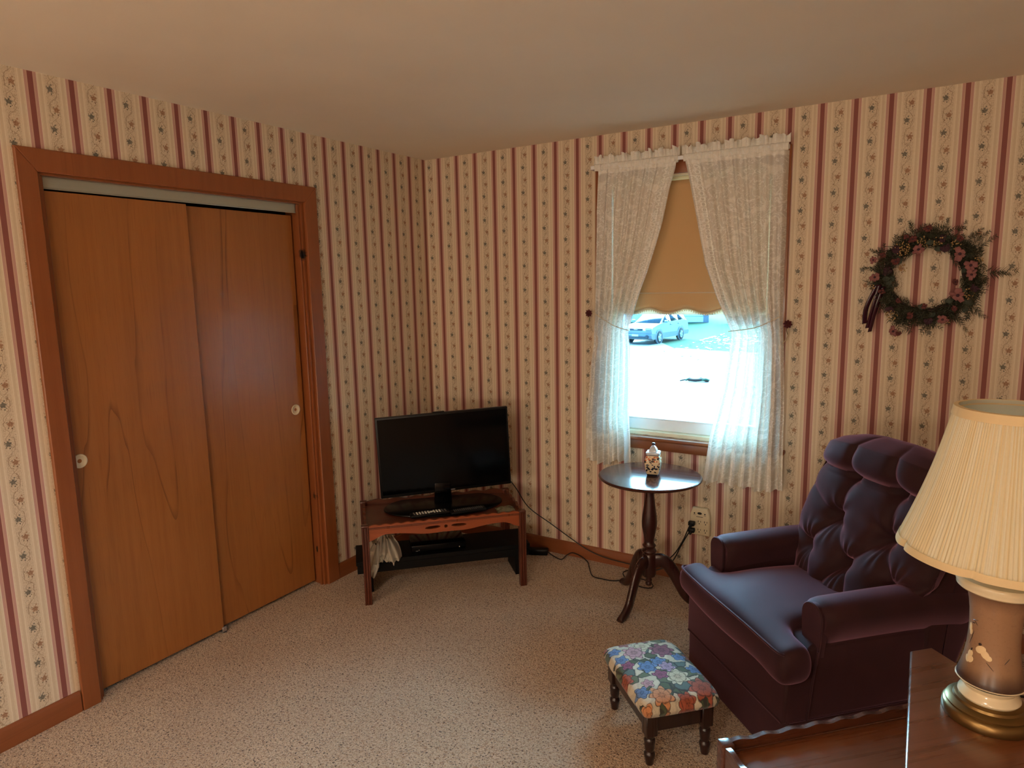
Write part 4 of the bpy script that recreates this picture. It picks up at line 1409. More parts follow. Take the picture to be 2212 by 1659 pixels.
# tufted back
b = BM()
BT = (( -.5, .56), (0, .56), (.5, .56), (-.40, .27), (.40, .27), (0, .23))
buttons = [(-.52, .49), (-.10, .27), (.10, .70), (-.50, .72), (.34, .50), (.46, .28), (.62, .70), (-.62, .27)]
buttons = [(-.36, .47), (.38, .47), (0, .245), (-.66, .25), (.68, .25)]
knots = [(-.34, .73), (.36, .73)]
creases = [((-1, .74), (1, .74), .042, .034), ((-.34, .73), (-.26, 1.05), .022, .030), ((.36, .73), (.35, 1.05), .022, .030),
           ((-.34, .73), (-.36, .47), .022, .035), ((.36, .73), (.38, .47), .022, .035),
           ((-.36, .47), (0, .245), .026, .035), ((.38, .47), (0, .245), .026, .035),
           ((-.36, .47), (-1, .60), .018, .035), ((.38, .47), (1, .60), .018, .035),
           ((-.36, .47), (-.66, .25), .018, .035), ((.38, .47), (.68, .25), .018, .035),
           ((-.66, .25), (-1, .33), .018, .035), ((.68, .25), (1, .33), .018, .035),
           ((0, .245), (-.42, -.02), .022, .035), ((0, .245), (.42, -.02), .022, .035), ((-.66, .25), (-.42, -.02), .014, .035), ((.68, .25), (.42, -.02), .014, .035)]
def segd(p, a, c_):
    ax, ay = a; bx, by = c_
    wx, wy = .30, .62           # metres per unit
    px, py = (p[0] - ax) * wx, (p[1] - ay) * wy
    dx, dy = (bx - ax) * wx, (by - ay) * wy
    t = max(0, min(1, (px * dx + py * dy) / (dx * dx + dy * dy + 1e-9)))
    return math.hypot(px - dx * t, py - dy * t)
def halfw(t):
    # silhouette half-width of the back: bulges low over the arms, rounded shoulders
    pts = [(0, .240), (.10, .250), (.20, .276), (.27, .304), (.32, .322), (.40, .328), (.50, .324), (.62, .316), (.70, .310), (.735, .304), (.80, .308), (.90, .296), (.96, .262), (1.0, .205)]
    for (ta, wa), (tb, wb) in zip(pts, pts[1:]):
        if ta <= t <= tb:
            k = (t - ta) / (tb - ta)
            k = k * k * (3 - 2 * k) * .5 + k * .5
            return wa + (wb - wa) * k
    return pts[-1][1]
def back_pt(a, t, front):
    z = .40 + .630 * t
    y = .445 + .235 * t
    x = .030 + a * (halfw(t) + .022)
    edge = max(0, 1 - abs(a) ** 3.2) ** .55
    et = min(1, max(0, (1 - t) / .10)) ** .55 * min(1, max(0, t / .05)) ** .5
    ed = min(edge, 1) * et
    if front:
        D = .060 * ed
        roll = max(0, 1 - ((t - .875) / .16) ** 2)
        D += .048 * roll ** .7 * ed
        lum = max(0, 1 - ((t - .16) / .25) ** 2) * .020
        D += lum * ed
        for (p, q_, dep, w) in creases:
            d = segd((a, t), p, q_)
            D -= dep * math.exp(-(d / (w * .55)) ** 1.3) * (.4 + .6 * ed)
        for bx, bt in buttons:
            d = math.hypot((a - bx) * .30, (t - bt) * .62)
            D -= .034 * math.exp(-(d / .045) ** 1.4) * ed
            ang_ = math.atan2(t - bt, a - bx)
            D -= .0035 * math.sin(ang_ * 9 + bx * 7) * math.exp(-((d - .05) / .045) ** 2)
        for bx, bt in knots:
            d = math.hypot((a - bx) * .30, (t - bt) * .62)
            D -= .030 * math.exp(-(d / .035) ** 1.4)
        D += .004 * mnoise.noise(Vector((a * 3, t * 6, 2)))
        y -= D
        z += .018 * roll * ed
        if t > .9:
            z += .010 * ed
    else:
        y += .115 * (max(0, 1 - abs(a) ** 5) ** .6) * min(1, max(0, (1 - t) / .12)) ** .6
    # droop of the top line to the sides
    z -= .030 * abs(a) ** 3 * max(0, (t - .75) / .25)
    return (x, y, z)
NA_, NT = 120, 150
grid(b, lambda u, v: back_pt(u * 2 - 1, v, True), NA_, NT)
grid(b, lambda u, v: back_pt(u * 2 - 1, v, False), NA_, NT)
bmesh.ops.remove_doubles(b, verts=b.verts, dist=2e-4)
bk = obj('backrest', b, V, ch, ang=80)
for bx, bt in buttons:
    x, y, z = back_pt(bx, bt, True)
    b = BM(); ball(b, (x, y - .002, z), .0105, (1, .55, 1), 2); obj('button', b, V, bk)
# outside back panel
b = BM()
prism(b, [(.563, .05), (.60, .05), (.80, .55), (.775, .63), (.64, .67), (.54, .58), (.54, .30)], -.350, .350, 'X', .030, 4)
obj('outside_back', b, V, ch)

# ================================================================== CORNER STEP TABLE + LAMP
QU, QV = 3.0, .38
st = thing('step_table', 'two-tier brown corner step table beside the armchair, carrying the lamp', 'side table', ((QU + QV) * S2, (QV - QU) * S2, 0), PI / 4)
# local X along v (0...65), local Y = -(u-3.0): far edge Y=0, near edges Y=-.65
LW = .655
b = BM(); box(b, (.0, -LW, .402), (LW, 0, .420), .002, 1); obj('lower_top', b, M['step_wood'], st)
def rail(name, L_, loc, rz, amp=.0028, zt=.449, k=8):
    top = wavy_top(.0, L_, 0, zt, 120, amp * 2, k)
    o = plate(name, top + [(L_, .345), (0, .345)], [], .014, M['step_dark'], st)
    o.location = loc
    o.rotation_euler = (0, 0, rz)
    return o
rail('far_rail', LW - .02, (.010, -.004, 0), 0)
rail('left_rail', LW - .02, (.004, -.010, 0), -PI / 2)
b = BM(); tube(b, [(.02, -.0125, .4225), (LW - .02, -.0125, .4225)], .003, 6); tube(b, [(.0125, -.02, .4225), (.0125, -LW + .02, .4225)], .003, 6)
obj('bead_moulding', b, M['step_dark'], st)
for (lx, ly) in ((0, 0), (LW, 0), (0, -LW), (LW, -LW)):
    b = BM()
    cx, cy = lx + (.010 if lx == 0 else -.010), ly + (-.010 if ly == 0 else .010)
    zt = .452 if (lx == 0) else .400
    box(b, (cx - .017, cy - .017, 0), (cx + .017, cy + .017, zt), .004, 2)
    obj('leg', b, M['step_dark'], st)
b = BM()
UP = [(.585, 0), (LW + .002, 0), (LW + .002, -LW - .002), (0, -LW - .002), (0, -.585)]
prism(b, UP, .594, .615, 'Z', .007, 4)
obj('upper_top', b, M['step_wood'], st)
for (px, py) in ((.60, -.03), (.62, -.62), (.03, -.60)):
    b = BM()
    lathe(b, [(.014, .420), (.016, .430), (.011, .445), (.015, .480), (.016, .505), (.011, .550), (.014, .575), (.016, .594)], 20, (px, py))
    obj('upper_post', b, M['step_dark'], st)
b = BM(); box(b, (LW - .014, -LW + .02, .345), (LW, -.02, .402)); obj('side_apron', b, M['step_dark'], st)
b = BM(); box(b, (.02, -LW, .345), (LW - .02, -LW + .014, .402)); obj('near_apron', b, M['step_dark'], st)

LX, LY = 2.966, -1.672
lp = thing('table_lamp', 'brown ceramic table lamp with painted white blossoms and pleated cream shade', 'lamp', (LX, LY, .615), math.radians(-100))
b = BM()
lathe(b, [(.092, 0), (.094, .004), (.093, .020), (.089, .025), (.085, .027), (.086, .032), (.080, .037), (.072, .040), (.070, .046), (.062, .050), (0, .050)], 64, cap=False)
bmesh.ops.remove_doubles(b, verts=b.verts, dist=1e-5)
obj('base', b, M['brass'], lp)
b = BM()
lathe(b, [(.0, .050), (.060, .050), (.063, .055), (.062, .060), (.055, .066), (.052, .073), (.056, .080), (.061, .084), (.062, .088), (.0, .088)], 64, cap=False)
bmesh.ops.remove_doubles(b, verts=b.verts, dist=1e-5)
obj('foot_ring', b, M['ceramic'], lp)
b = BM()
BODY = [(.060, .088), (.068, .094), (.0685, .098), (.066, .108), (.061, .124), (.0565, .145), (.053, .170), (.051, .200), (.0505, .230), (.052, .260), (.055, .285), (.059, .305), (.063, .318)]
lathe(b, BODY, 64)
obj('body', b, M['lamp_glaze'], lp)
b = BM(); lathe(b, [(.0665, .094), (.0705, .0955), (.0665, .098)], 64, cap=False); obj('rim_line', b, M['ceramic'], lp)
b = BM()
lathe(b, [(.062, .318), (.079, .320), (.083, .324), (.083, .330), (.085, .334), (.086, .342), (.083, .347), (.060, .353), (.035, .358), (.012, .360), (0, .360)], 64)
obj('cap', b, M['ceramic'], lp)
b = BM(); lathe(b, [(.009, .360), (.009, .420), (.014, .424), (.014, .470), (.006, .476), (0, .476)], 20); obj('socket', b, M['brass'], lp)
b = BM()
for s in (-1, 1):
    tube(b, smooth_path([(s * .012, 0, .424), (s * .050, 0, .46), (s * .062, 0, .55), (s * .040, 0, .66), (0, 0, .712)], 6), .0018, 6)
for k in range(3):
    a = 2 * PI * k / 3 + .3
    tube(b, [(0, 0, .712), (.108 * math.cos(a), .108 * math.sin(a), .728)], .0016, 6)
obj('harp', b, M['brass'], lp)
b = BM(); ball(b, (0, 0, .520), .030, (1, 1, 1.3), 3); obj('bulb', b, M['ceramic'], lp)
def body_r(z):
    for (ra, za), (rb, zb) in zip(BODY, BODY[1:]):
        if za <= z <= zb:
            return ra + (rb - ra) * (z - za) / (zb - za)
    return BODY[-1][0]
def on_body(ang, z, lift=.0006):
    r = body_r(z) + lift
    return Vector((r * math.cos(ang), r * math.sin(ang), z))
def petal(bm, ang, z, ln, wd, rot, lift=.0007):
    """thin painted petal wrapped on the glaze"""
    c_, s_ = math.cos(rot), math.sin(rot)
    def f(u, v):
        t = u * 2 - 1
        w = wd * (1 - t * t) ** .5 * (v * 2 - 1) if abs(t) < 1 else 0
        l = ln * t
        h, zz = l * c_ - w * s_, l * s_ + w * c_
        zq = z + zz
        return on_body(ang + h / body_r(zq), zq, lift + .0008 * (1 - (v * 2 - 1) ** 2) * (1 - t * t))
    grid(bm, f, 14, 8)
# local angle toward the camera: the empty is turned so that local +X faces it
F0 = 0.0
blos = [(-.30, .178, ((-.004, .004, .012, .0085, .6), (.006, -.004, .011, .008, -.9), (.013, -.010, .008, .0065, -.4))),
        (-.80, .155, ((0, .006, .010, .007, 1.3), (.004, -.006, .009, .0065, 1.0), (-.005, -.008, .009, .006, 2.0))),
        (-1.02, .222, ((0, 0, .011, .006, 1.5), (.004, -.010, .008, .005, 1.4)))]
for (a0, z0b, ps) in blos:
    b = BM()
    for (dx, dz, ln, wd, rt) in ps:
        petal(b, a0 + dx / .055, z0b + dz, ln, wd, rt)
    obj('painted_blossom', b, M['petal_white'], lp, ang=80)
for (a0, z0b, ln, wd, rt) in ((-.42, .194, .004, .003, .5), (-.72, .246, .008, .0007, .3), (-.70, .240, .008, .0007, -.8), (-.84, .237, .005, .0016, .1), (.02, .150, .012, .0006, -.8), (-.78, .172, .005, .002, 1.2), (-.86, .200, .02, .0006, 1.3), (.62, .168, .010, .0008, .9)):
    b = BM(); petal(b, a0, z0b, ln, wd, rt, .0006)
    obj('painted_twig', b, M['petal_dark'], lp, ang=80)
# shade
SZ0, SZ1 = .409, .745
def shade_r(z):
    t = (z - SZ0) / (SZ1 - SZ0)
    return .209 + (.112 - .209) * t - .008 * math.sin(t * PI)
b = BM()
prof = [(shade_r(SZ0 + (SZ1 - SZ0) * i / 16), SZ0 + (SZ1 - SZ0) * i / 16) for i in range(17)]
rnd = random.Random(4)
NP = 150
pj = [rnd.uniform(-.5, .5) for _ in range(NP)]
def pleat(r, z, a):
    t = (z - SZ0) / (SZ1 - SZ0)
    q = a / (2 * PI) * NP
    i = int(q) % NP
    w = abs((q % 1) - .5) * 2
    return (r * lobing(a, t) + (.0032 * (w - .5) + .0018 * pj[i]) * (r / .2), 0)
def lobing(a, t):
    return 1 - .045 * (1 - abs(math.sin(a * 3.5 + .55))) ** 5 * (1 - .6 * t)
lathe(b, prof, NP * 6, fn=pleat, cap=False)
obj('lamp_shade', b, M['pleats'], lp, ang=180)
b = BM(); lathe(b, [(r - .007, z) for r, z in prof], 168, fn=lambda r, z, a: r * lobing(a, (z - SZ0) / (SZ1 - SZ0)), cap=False); obj('shade_lining', b, M['shade_lining'], lp, ang=180)
b = BM(); lathe(b, [(shade_r(SZ1 - .020) + .0035, SZ1 - .020), (shade_r(SZ1) + .0035, SZ1), (shade_r(SZ1) - .006, SZ1 + .001), (shade_r(SZ1 - .01) - .007, SZ1 - .012)], 168, fn=lambda r, z, a: r * lobing(a, 1), cap=False); obj('top_band', b, M['shade_band'], lp, ang=60)
b = BM()
lathe(b, [(shade_r(SZ0 + .014) + .0035, SZ0 + .014), (shade_r(SZ0) + .0040, SZ0 - .002), (shade_r(SZ0) - .006, SZ0 - .002)], 252, fn=lambda r, z, a: r * lobing(a, 0), cap=False)
obj('bottom_band', b, M['shade_band'], lp, ang=60)
b = BM(); tube(b, smooth_path([(-.090, .02, .006), (-.11, .03, .0035), (-.14, .08, .0035), (-.10, .17, .0035)], 5), .003, 6); obj('cord', b, M['black_plastic'], lp)

# ================================================================== WREATH
wr = thing('wreath', 'dried wreath of dark greenery and dusty pink flowers on the striped wall', 'wreath', (2.775, 0, 1.645))
rnd = random.Random(21)
R0 = .158
b = BM()
for k in range(7):
    ph = rnd.uniform(0, 6.28)
    pts = []
    for i in range(60):
        a = 2 * PI * i / 60
        r = R0 + .020 * math.sin(3 * a + ph) * .7 + .014 * math.sin(7 * a + ph * 2)
        pts.append((r * math.cos(a), -.026 + .014 * math.sin(5 * a + ph), r * math.sin(a)))
    tube(b, pts, .0058, 6, True)
obj('vine_ring', b, M['twig'], wr)
def sprig(bm, p, d, L_, n, w, droop):
    """feathery sprig: stem with fine curved needles"""
    d = d.normalized()
    side = d.cross(Vector((0, 1, 0)))
    if side.length < .1:
        side = Vector((1, 0, 0))
    side.normalize()
    up = side.cross(d)
    cur = p.copy()
    for i in range(n):
        t = i / n
        cur = cur + d * (L_ / n) + Vector((0, 0, -droop * t * L_ / n))
        for s in (-1, 1):
            dirn = (d * .7 + side * s * rnd.uniform(.5, 1) + up * rnd.uniform(-.7, .7)).normalized()
            ln = L_ * .42 * (1 - .6 * t) * rnd.uniform(.6, 1.2)
            a = cur
            m_ = cur + dirn * ln * .55 + up * .002
            e = cur + dirn * ln + Vector((0, 0, -.003))
            wv = dirn.cross(Vector((rnd.uniform(-1, 1), rnd.uniform(-1, 1), rnd.uniform(-1, 1)))).normalized() * w
            v = [bm.verts.new(a - wv), bm.verts.new(a + wv), bm.verts.new(m_ + wv * .8), bm.verts.new(m_ - wv * .8), bm.verts.new(e)]
            bm.faces.new(v[:4]); bm.faces.new((v[3], v[2], v[4]))
b = BM()
for i in range(560):
    a = rnd.uniform(0, 2 * PI)
    r = R0 + rnd.gauss(0, .022)
    r = max(.115, min(.205, r))
    rad = Vector((math.cos(a), 0, math.sin(a)))
    tan = Vector((-math.sin(a), 0, math.cos(a)))
    dirn = tan * rnd.choice((-1, -1, 1)) + rad * rnd.uniform(-.30, .75) + Vector((0, rnd.uniform(-.8, .1), 0))
    if r < .135:
        dirn += rad * .35
    sprig(b, rad * r + Vector((0, rnd.uniform(-.055, -.018), 0)), dirn, rnd.uniform(.040, .085), 8, .0017, .3)
for (ax, az, L_) in ((.205, .020, .11), (.215, .010, .08), (.17, .12, .08), (.16, .14, .07), (.10, .18, .06), (.05, .19, .06), (-.17, .10, .06), (.17, -.13, .07), (-.20, .04, .045), (.14, .15, .07), (-.06, .19, .06), (.12, -.17, .07)):
    p = Vector((ax, -.03, az))
    sprig(b, p, Vector((ax, -.02, az * (.3 if ax > .2 else 1))), L_, 14, .0016, .1)
b_f = obj('foliage', b, M['needle'], wr, ang=180)
b_f['kind'] = 'stuff'
for i in range(26):
    a = rnd.uniform(0, 2 * PI)
    r = R0 + rnd.uniform(-.035, .04)
    c_ = Vector((r * math.cos(a), rnd.uniform(-.072, -.045), r * math.sin(a)))
    ro = rnd.uniform(0, 6.28)
    b = BM()
    def lf(u, v, ro=ro, c_=c_):
        t = u
        w = math.sin(t * PI) ** .8 * .011 * (v * 2 - 1)
        x = t * .034
        return (c_.x + x * math.cos(ro) - w * math.sin(ro), c_.y - .006 * math.sin(t * PI) + abs(w) * .3, c_.z + x * math.sin(ro) + w * math.cos(ro))
    grid(b, lf, 8, 4)
    obj('leaf', b, M['leaf'], wr, ang=80)
def wflower(x, z, R, mat, npet=5, y=-.078, tilt=0, name='pink_flower', seed=0):
    b = BM()
    for k in range(npet):
        a0 = 2 * PI * k / npet + seed
        def f(u, v, a0=a0):
            t = u
            w = (math.sin(min(1, t * 1.15) * PI * .62 + .25)) * R * .44 * (v * 2 - 1) * (.8 + .3 * math.sin(a0 * 3 + seed))
            rr = R * t * (.86 + .2 * math.sin(a0 * 2.3 + seed * 5))
            lift = -.30 * R * t * t + .16 * R * math.sin(v * PI * 2 + a0) * t - .10 * R
            px, pz = rr * math.cos(a0) - w * math.sin(a0), rr * math.sin(a0) + w * math.cos(a0)
            return (x + px, y + lift * .8 + .02 * math.sin(tilt) * px / R, z + pz)
        grid(b, f, 7, 6)
    o = obj(name, b, mat, wr, ang=80, solid=.0007)
    b = BM(); ball(b, (x, y - .006, z), R * .22, (1, .7, 1), 2); obj('flower_centre', b, M['plumflower'], o)
for i, (x, z, R) in enumerate(((-.036, .118, .026), (.114, .094, .029), (.155, .046, .027), (.160, .008, .024), (.118, -.078, .031), (-.195, .004, .023), (-.112, -.236, .024), (.070, -.180, .024), (-.205, .080, .018))):
    wflower(x, z, R, M['pinkflower'], 5, seed=i * .7, y=-.090 if i not in (6,) else -.060)
for i, (x, z, R) in enumerate(((-.006, .205, .018), (-.085, .175, .012), (-.05, -.166, .016), (.106, -.022, .014), (.110, .158, .015), (-.165, -.06, .015), (-.118, .07, .018), (-.06, .163, .018), (.0, -.125, .013), (.11, -.135, .014), (-.10, -.10, .012), (-.17, .10, .014), (-.09, -.245, .012))):
    wflower(x, z, R, M['redflower'], 6, y=-.082, seed=i, name='red_flower')
for i, (x, z, R) in enumerate(((.062, .120, .020), (-.150, .03, .020), (.05, .16, .016), (-.12, .12, .02), (.175, -.05, .018), (-.13, -.14, .018), (.02, -.19, .018))):
    wflower(x, z, R, M['plumflower'], 6, y=-.070, seed=i, name='plum_flower')
for (x, z, R, n) in ((-.098, .125, .030, 46), (-.02, .150, .026, 30), (.035, .150, .022, 22), (.098, .135, .020, 20), (.178, .06, .022, 20), (.150, -.07, .026, 28), (-.12, -.165, .024, 26), (-.20, -.04, .016, 14), (-.09, .04, .018, 14), (.08, -.19, .016, 10)):
    b = BM()
    for k in range(n):
        a = rnd.uniform(0, 6.28); r = R * rnd.random() ** .5
        ball(b, (x + r * math.cos(a), -.074 + rnd.uniform(-.010, .012), z + r * math.sin(a)), rnd.uniform(.0022, .0038), (1, 1, 1), 1)
    obj('berry_cluster', b, M['berry'], wr)
for (p0, p1, p2, w) in (((-.185, -.03), (-.222, -.13), (-.228, -.205), .010), ((-.175, -.03), (-.195, -.13), (-.216, -.225), .009), ((-.160, -.04), (-.185, -.14), (-.206, -.242), .008)):
    b = BM()
    pts = smooth_path([(p0[0], -.075, p0[1]), (p1[0], -.070, p1[1]), (p2[0], -.040, p2[1])], 10)
    n = len(pts)
    L_, Rr = [], []
    for k, p in enumerate(pts):
        tw = .5 + .5 * math.sin(k * .25)
        off = Vector((w, .004 * tw, .002))
        L_.append(b.verts.new(p - off)); Rr.append(b.verts.new(p + off))
    for k in range(n - 1):
        b.faces.new((L_[k], Rr[k], Rr[k + 1], L_[k + 1]))
    obj('ribbon_tail', b, M['ribbon'], wr, ang=80, solid=.0008)
b = BM(); tube(b, [(0, .004, .152), (0, -.02, .156)], .003, 6); obj('hanging_nail', b, M['black_plastic'], wr)

# ================================================================== CEILING LAMP (behind the camera)
cl = thing('ceiling_lamp', 'round flush ceiling lamp with frosted glass bowl behind the viewer', 'ceiling lamp', (2.25, -4.5, 2.44))
b = BM(); lathe(b, [(.0, 0), (.15, 0), (.155, -.008), (.15, -.025), (0, -.025)], 48, cap=False); obj('canopy', b, M['brass'], cl)
b = BM(); lathe(b, [(.135, -.024), (.130, -.045), (.10, -.066), (.05, -.078), (0, -.081)], 48, cap=False); obj('glass_bowl', b, M['lit_bowl'], cl)
for fx_, side_ in ((.9, 'left'), (3.3, 'right')):  # unseen lamps added behind the camera to fill walls and ceiling
    fl = thing('fill_lamp', 'added fill light shaped as a brass floor lamp with lit drum shade, behind the viewer to the ' + side_, 'lamp', (fx_, -6.3, 0), 0, 'added fill lamps behind the viewer')
    b = BM(); lathe(b, [(.0, 0), (.15, 0), (.15, .012), (.13, .022), (.03, .03), (.012, .05), (0, .05)], 40, cap=False); obj('base', b, M['brass'], fl)
    b = BM(); tube(b, [(0, 0, .04), (0, 0, 1.06)], .011, 12); obj('pole', b, M['brass'], fl)
    b = BM(); lathe(b, [(.011, 1.03), (.05, 1.06), (.055, 1.075), (.02, 1.08)], 24); obj('shade_holder', b, M['brass'], fl)
    b = BM(); lathe(b, [(.20, 1.02), (.25, 1.02), (.23, 1.42), (.19, 1.42)], 48); obj('fill_shade', b, M['fill_glow'], fl)

# ================================================================== OUTDOORS
GZ = -1.6
b = BM(); box(b, (-70, .16, GZ - .3), (70, 110, GZ)); struct('ground', b, M['grass'])
b = BM(); prism(b, [(-30, 1.0), (8, 1.0), (8, 26.5), (-4.75, 27.0), (-7.5, 27.9), (-9.6, 31.5), (-11.5, 36), (-12.5, 44), (-16, 44), (-30, 44)], GZ, GZ + .03, 'Z'); struct('driveway', b, M['concrete'])
b = BM(); box(b, (-1.2, .15, 2.44), (XR + 1.5, .75, 2.60)); struct('sun_block_eave', b, M['white_siding'])  # unseen overhang added to keep direct sun out of the window
b = BM(); box(b, (-1.2, .151, GZ), (XR + 1.5, .19, -.12)); struct('wall_foundation', b, M['white_siding'])
b = BM(); box(b, (-1.2, .145, -.12), (1.262, .185, 2.44)); box(b, (2.133, .145, -.12), (XR + 1.5, .185, 2.44)); box(b, (1.262, .15, -.12), (2.133, .185, .795)); box(b, (1.262, .15, 2.205), (2.133, .185, 2.44)); struct('wall_siding', b, M['white_siding'])

car = thing('station_wagon', 'silver station wagon parked on the driveway outside the window', 'car', (-9.5, 31.2, GZ + .03), 0)
vd = Vector((.325, -.945)); lf_ = Vector((-.945, -.325)); th = math.radians(25)
hd = vd * math.cos(th) + lf_ * math.sin(th)
car.rotation_euler = (0, 0, math.atan2(hd.y, hd.x))
def crspan(bm, prof, ws, seg=9):
    """loft a side profile across the car: ws(t)-> half width for profile point"""
    n = len(prof)
    cols = []
    for k in range(seg + 1):
        f = -1 + 2 * k / seg
        cols.append([bm.verts.new((x - (.10 * f * f * (1 if x > 1.6 else (-.6 if x < -1.9 else 0))), f * w, z)) for (x, z, w) in prof])
    for A, B_ in zip(cols, cols[1:]):
        for i in range(n):
            j = (i + 1) % n
            bm.faces.new((A[i], A[j], B_[j], B_[i]))
    bm.faces.new(cols[0]); bm.faces.new(list(reversed(cols[-1])))
b = BM()
crspan(b, [(2.32, .52, .84), (2.36, .70, .84), (2.22, .84, .82), (1.5, .96, .80), (.98, 1.02, .80), (-2.0, 1.06, .80), (-2.30, .98, .82), (-2.36, .60, .84), (-2.32, .40, .84), (2.2, .40, .84)], None)
obj('body', b, M['car_paint'], car, ang=35)
b = BM()
crspan(b, [(1.05, 1.00, .76), (.20, 1.46, .60), (-.2, 1.50, .58), (-1.7, 1.47, .58), (-1.95, 1.40, .60), (-2.32, 1.02, .74)], None)
obj('roof', b, M['car_paint'], car, ang=35)
b = BM()
crspan(b, [(2.38, .30, .86), (2.42, .48, .86), (2.30, .56, .87), (-2.30, .50, .87), (-2.38, .42, .86), (-2.3, .26, .85), (2.2, .24, .85)], None)
obj('lower_cladding', b, M['car_clad'], car, ang=35)
b = BM()
b.faces.new([b.verts.new(p) for p in ((1.02, -.68, 1.03), (1.02, .68, 1.03), (.27, .56, 1.435), (.27, -.56, 1.435))])
bmesh.ops.translate(b, vec=(.03, 0, .012), verts=b.verts)
obj('windscreen', b, M['car_glass'], car, solid=.02)
for s in (-1, 1):
    for poly in (((.86, 1.05, .775), (-.08, 1.07, .765), (-.08, 1.43, .628), (.22, 1.42, .632)), ((-.16, 1.07, .765), (-1.05, 1.08, .755), (-1.05, 1.43, .625), (-.16, 1.43, .625)), ((-1.13, 1.08, .755), (-2.10, 1.09, .745), (-1.86, 1.38, .64), (-1.13, 1.43, .625))):
        b = BM()
        b.faces.new([b.verts.new((x, s * (w + .012), z)) for x, z, w in poly])
        obj('side_window', b, M['car_glass'], car, solid=.02)
    b = BM(); tube(b, [(.05, s * .57, 1.49), (.0, s * .57, 1.54), (-1.6, s * .57, 1.52), (-1.7, s * .57, 1.47)], .022, 6); obj('roof_rail', b, M['car_clad'], car)
    b = BM(); box(b, (.72, min(s * .84, s * 1.02), 1.03), (.86, max(s * .84, s * 1.02), 1.17), .04, 2); obj('wing_mirror', b, M['car_paint'], car)
    b = BM(); box(b, (2.10, min(s * .50, s * .80), .72), (2.33, max(s * .50, s * .80), .86), .04, 2); obj('headlight', b, M['rim'], car)
    b = BM(); lathe(b, [(.10, 0), (.09, .04), (0, .04)], 18); bmesh.ops.transform(b, matrix=Matrix.Translation((2.36, s * .62, .40)) @ Matrix.Rotation(PI / 2, 4, 'Y'), verts=b.verts); obj('fog_light', b, M['car_glass'], car)
    for hx_ in (-.02, -.98):
        b = BM(); box(b, (hx_ - .10, min(s * .82, s * .865), .90), (hx_ + .08, max(s * .82, s * .865), .94), .01, 1); obj('door_handle', b, M['car_clad'], car)
    for wx in (1.40, -1.27):
        b = BM()
        lathe(b, [(.20, -.10), (.31, -.10), (.335, -.08), (.335, .08), (.31, .10), (.20, .10)], 30, cap=False)
        bmesh.ops.transform(b, matrix=Matrix.Translation((wx, s * .79, .335)) @ Matrix.Rotation(PI / 2, 4, 'X'), verts=b.verts)
        w_ = obj('wheel', b, M['tyre'], car)
        b = BM()
        for k in range(5):
            a = 2 * PI * k / 5 + .3
            box(b, (-.04, -.02, 0), (.04, .02, .21), .01, 1, Matrix.Translation((wx, s * .87, .335)) @ Matrix.Rotation(a, 4, 'Y'))
        tube(b, [(wx + .205 * math.cos(2 * PI * k / 20), s * .865, .335 + .205 * math.sin(2 * PI * k / 20)) for k in range(20)], .02, 6, True)
        obj('alloy_rim', b, M['rim'], w_)
        b = BM(); prism(b, ell(wx, .37, .40, .40, 24), s * .80, s * .872, 'Y'); obj('wheel_arch', b, M['car_clad'], car)
b = BM(); box(b, (2.26, -.36, .70), (2.36, .36, .82), .04, 2); obj('grille', b, M['car_glass'], car)
b = BM(); box(b, (2.345, -.10, .745), (2.375, .10, .785), .01, 1); obj('badge', b, M['rim'], car)
b = BM(); box(b, (2.38, -.62, .34), (2.43, .62, .43), .02, 1); obj('lower_intake', b, M['car_glass'], car)
b = BM(); box(b, (2.42, -.18, .42), (2.44, .18, .52), .005, 1); obj('number_plate', b, M['white_siding'], car)

br = thing('fallen_branch', 'small dark broken branch lying on the bright driveway', 'branch', (-3.39, 17.5, GZ + .03), .35)
b = BM()
tube(b, smooth_path([(-.42, 0, .035), (-.2, .06, .06), (.05, .0, .05), (.30, .05, .06), (.46, -.02, .03)], 5), [.022] * 6 + [.05] * 14 + [.03], 7)
obj('bough', b, M['twig'], br)
for k, (x, y) in enumerate(((-.25, .08), (.1, .12), (.25, -.06))):
    b = BM(); tube(b, [(x, y * .2, .05), (x + .12, y, .09), (x + .24, y * 1.5, .07)], [.03, .04, .012], 6); obj('twig', b, M['hedge'], br)
hs = thing('house', 'white house with pale siding behind the parked car', 'house', (-17.9, 46.8, GZ), .32)
b = BM(); box(b, (-7, 0, 0), (1.6, 8, 3.4)); obj('wall', b, M['white_siding'], hs)
b = BM(); prism(b, [(-7.4, 3.4), (2.0, 3.4), (-2.7, 6.0)], -.4, 8.4, 'Y'); obj('roof', b, M['roof'], hs)
b = BM(); box(b, (-3.6, -.05, 1.0), (-2.2, .02, 2.4)); obj('window', b, M['car_glass'], hs)
ga = thing('garage', 'blue-grey garage beyond the parked car', 'garage', (-13.2, 47.0, GZ), .32)
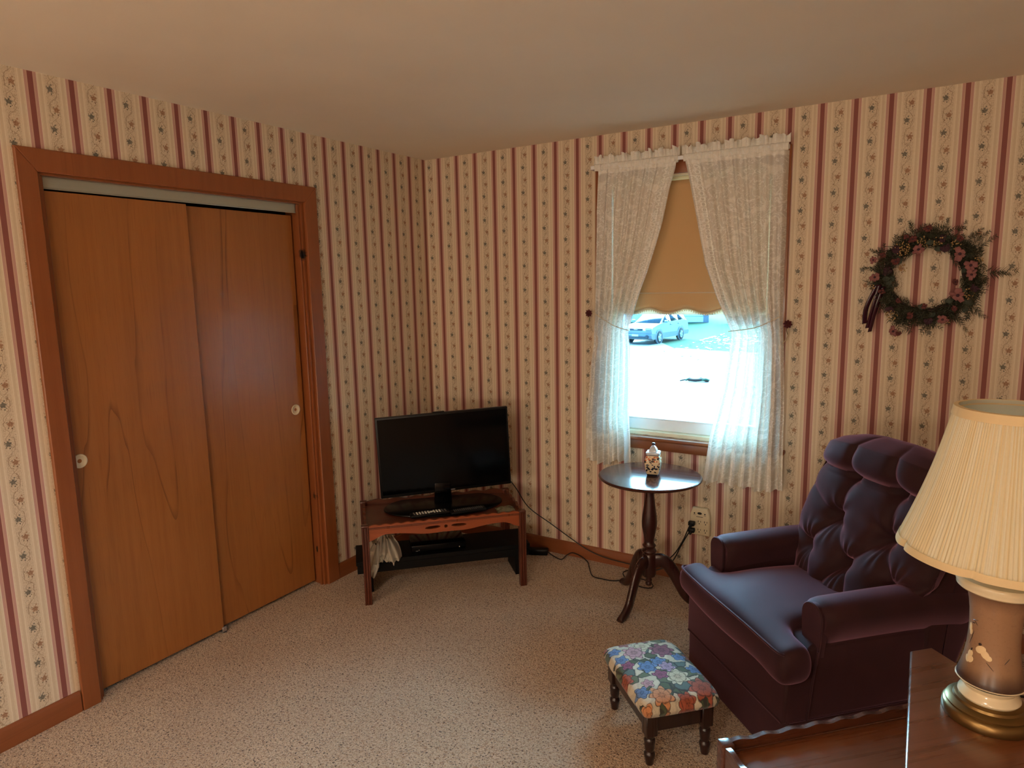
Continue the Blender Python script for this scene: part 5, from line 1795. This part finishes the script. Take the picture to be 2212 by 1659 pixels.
b = BM(); box(b, (-1.8, 0, 0), (2.1, 6, 2.6)); obj('wall', b, M['siding'], ga)
b = BM(); prism(b, [(-2.1, 2.6), (2.4, 2.6), (.15, 4.1)], -.3, 6.3, 'Y'); obj('roof', b, M['roof'], ga)
b = BM()
for k in range(5):
    box(b, (-1.4, -.03, .04 + k * .43), (1.7, .01, .44 + k * .43), .01, 1)
obj('garage_door', b, M['white_siding'], ga)
rnd = random.Random(77)
for i in range(9):
    hx_ = -8.6 + i * 4.4 + rnd.uniform(-.4, .4)
    hy_ = 47.5 + rnd.uniform(-1, 1) - i * .4
    r_ = rnd.uniform(1.3, 1.6)
    t = thing('shrub', 'dense green shrub in the hedge row past the garage, over the lawn', 'shrub', (hx_, hy_, GZ), rnd.uniform(0, 6), 'hedge shrubs across the lawn')
    b = BM()
    bmesh.ops.create_icosphere(b, subdivisions=4, radius=1)
    for v in b.verts:
        k = 1 + .28 * mnoise.fractal(v.co * 2.4 + Vector((i * 9, 0, 0)), .8, 2, 4)
        v.co = Vector((v.co.x * r_ * k, v.co.y * r_ * k, max(0, (v.co.z * .95 + .85) * r_ * 1.05 * k)))
    obj('foliage', b, M['hedge'], t, ang=20)
    b = BM(); tube(b, [(0, 0, 0), (.05, 0, .5)], .09, 8); obj('stem', b, M['twig'], t)
b = BM()
for i in range(330):
    a = rnd.gauss(0, 1); c_ = rnd.gauss(0, 1)
    x, y = max(-7.3, -5.4 + a * 1.4 - .2 * c_), 32.5 + c_ * 3.2
    s = rnd.uniform(.05, .12)
    ro = rnd.uniform(0, 6.28)
    vs = [b.verts.new((x + s * k * math.cos(ro + q), y + s * k * math.sin(ro + q), GZ + .035 + .02 * (q % 2))) for q, k in ((0, 1.2), (1.57, .6), (3.14, 1.2), (4.71, .6))]
    b.faces.new(vs)
lv = obj('fallen_leaves', b, M['leaf_litter'], solid=.004)
lv['kind'] = 'stuff'
lv['label'] = 'pale fallen leaves scattered over the lawn beside the car'
lv['category'] = 'leaves'
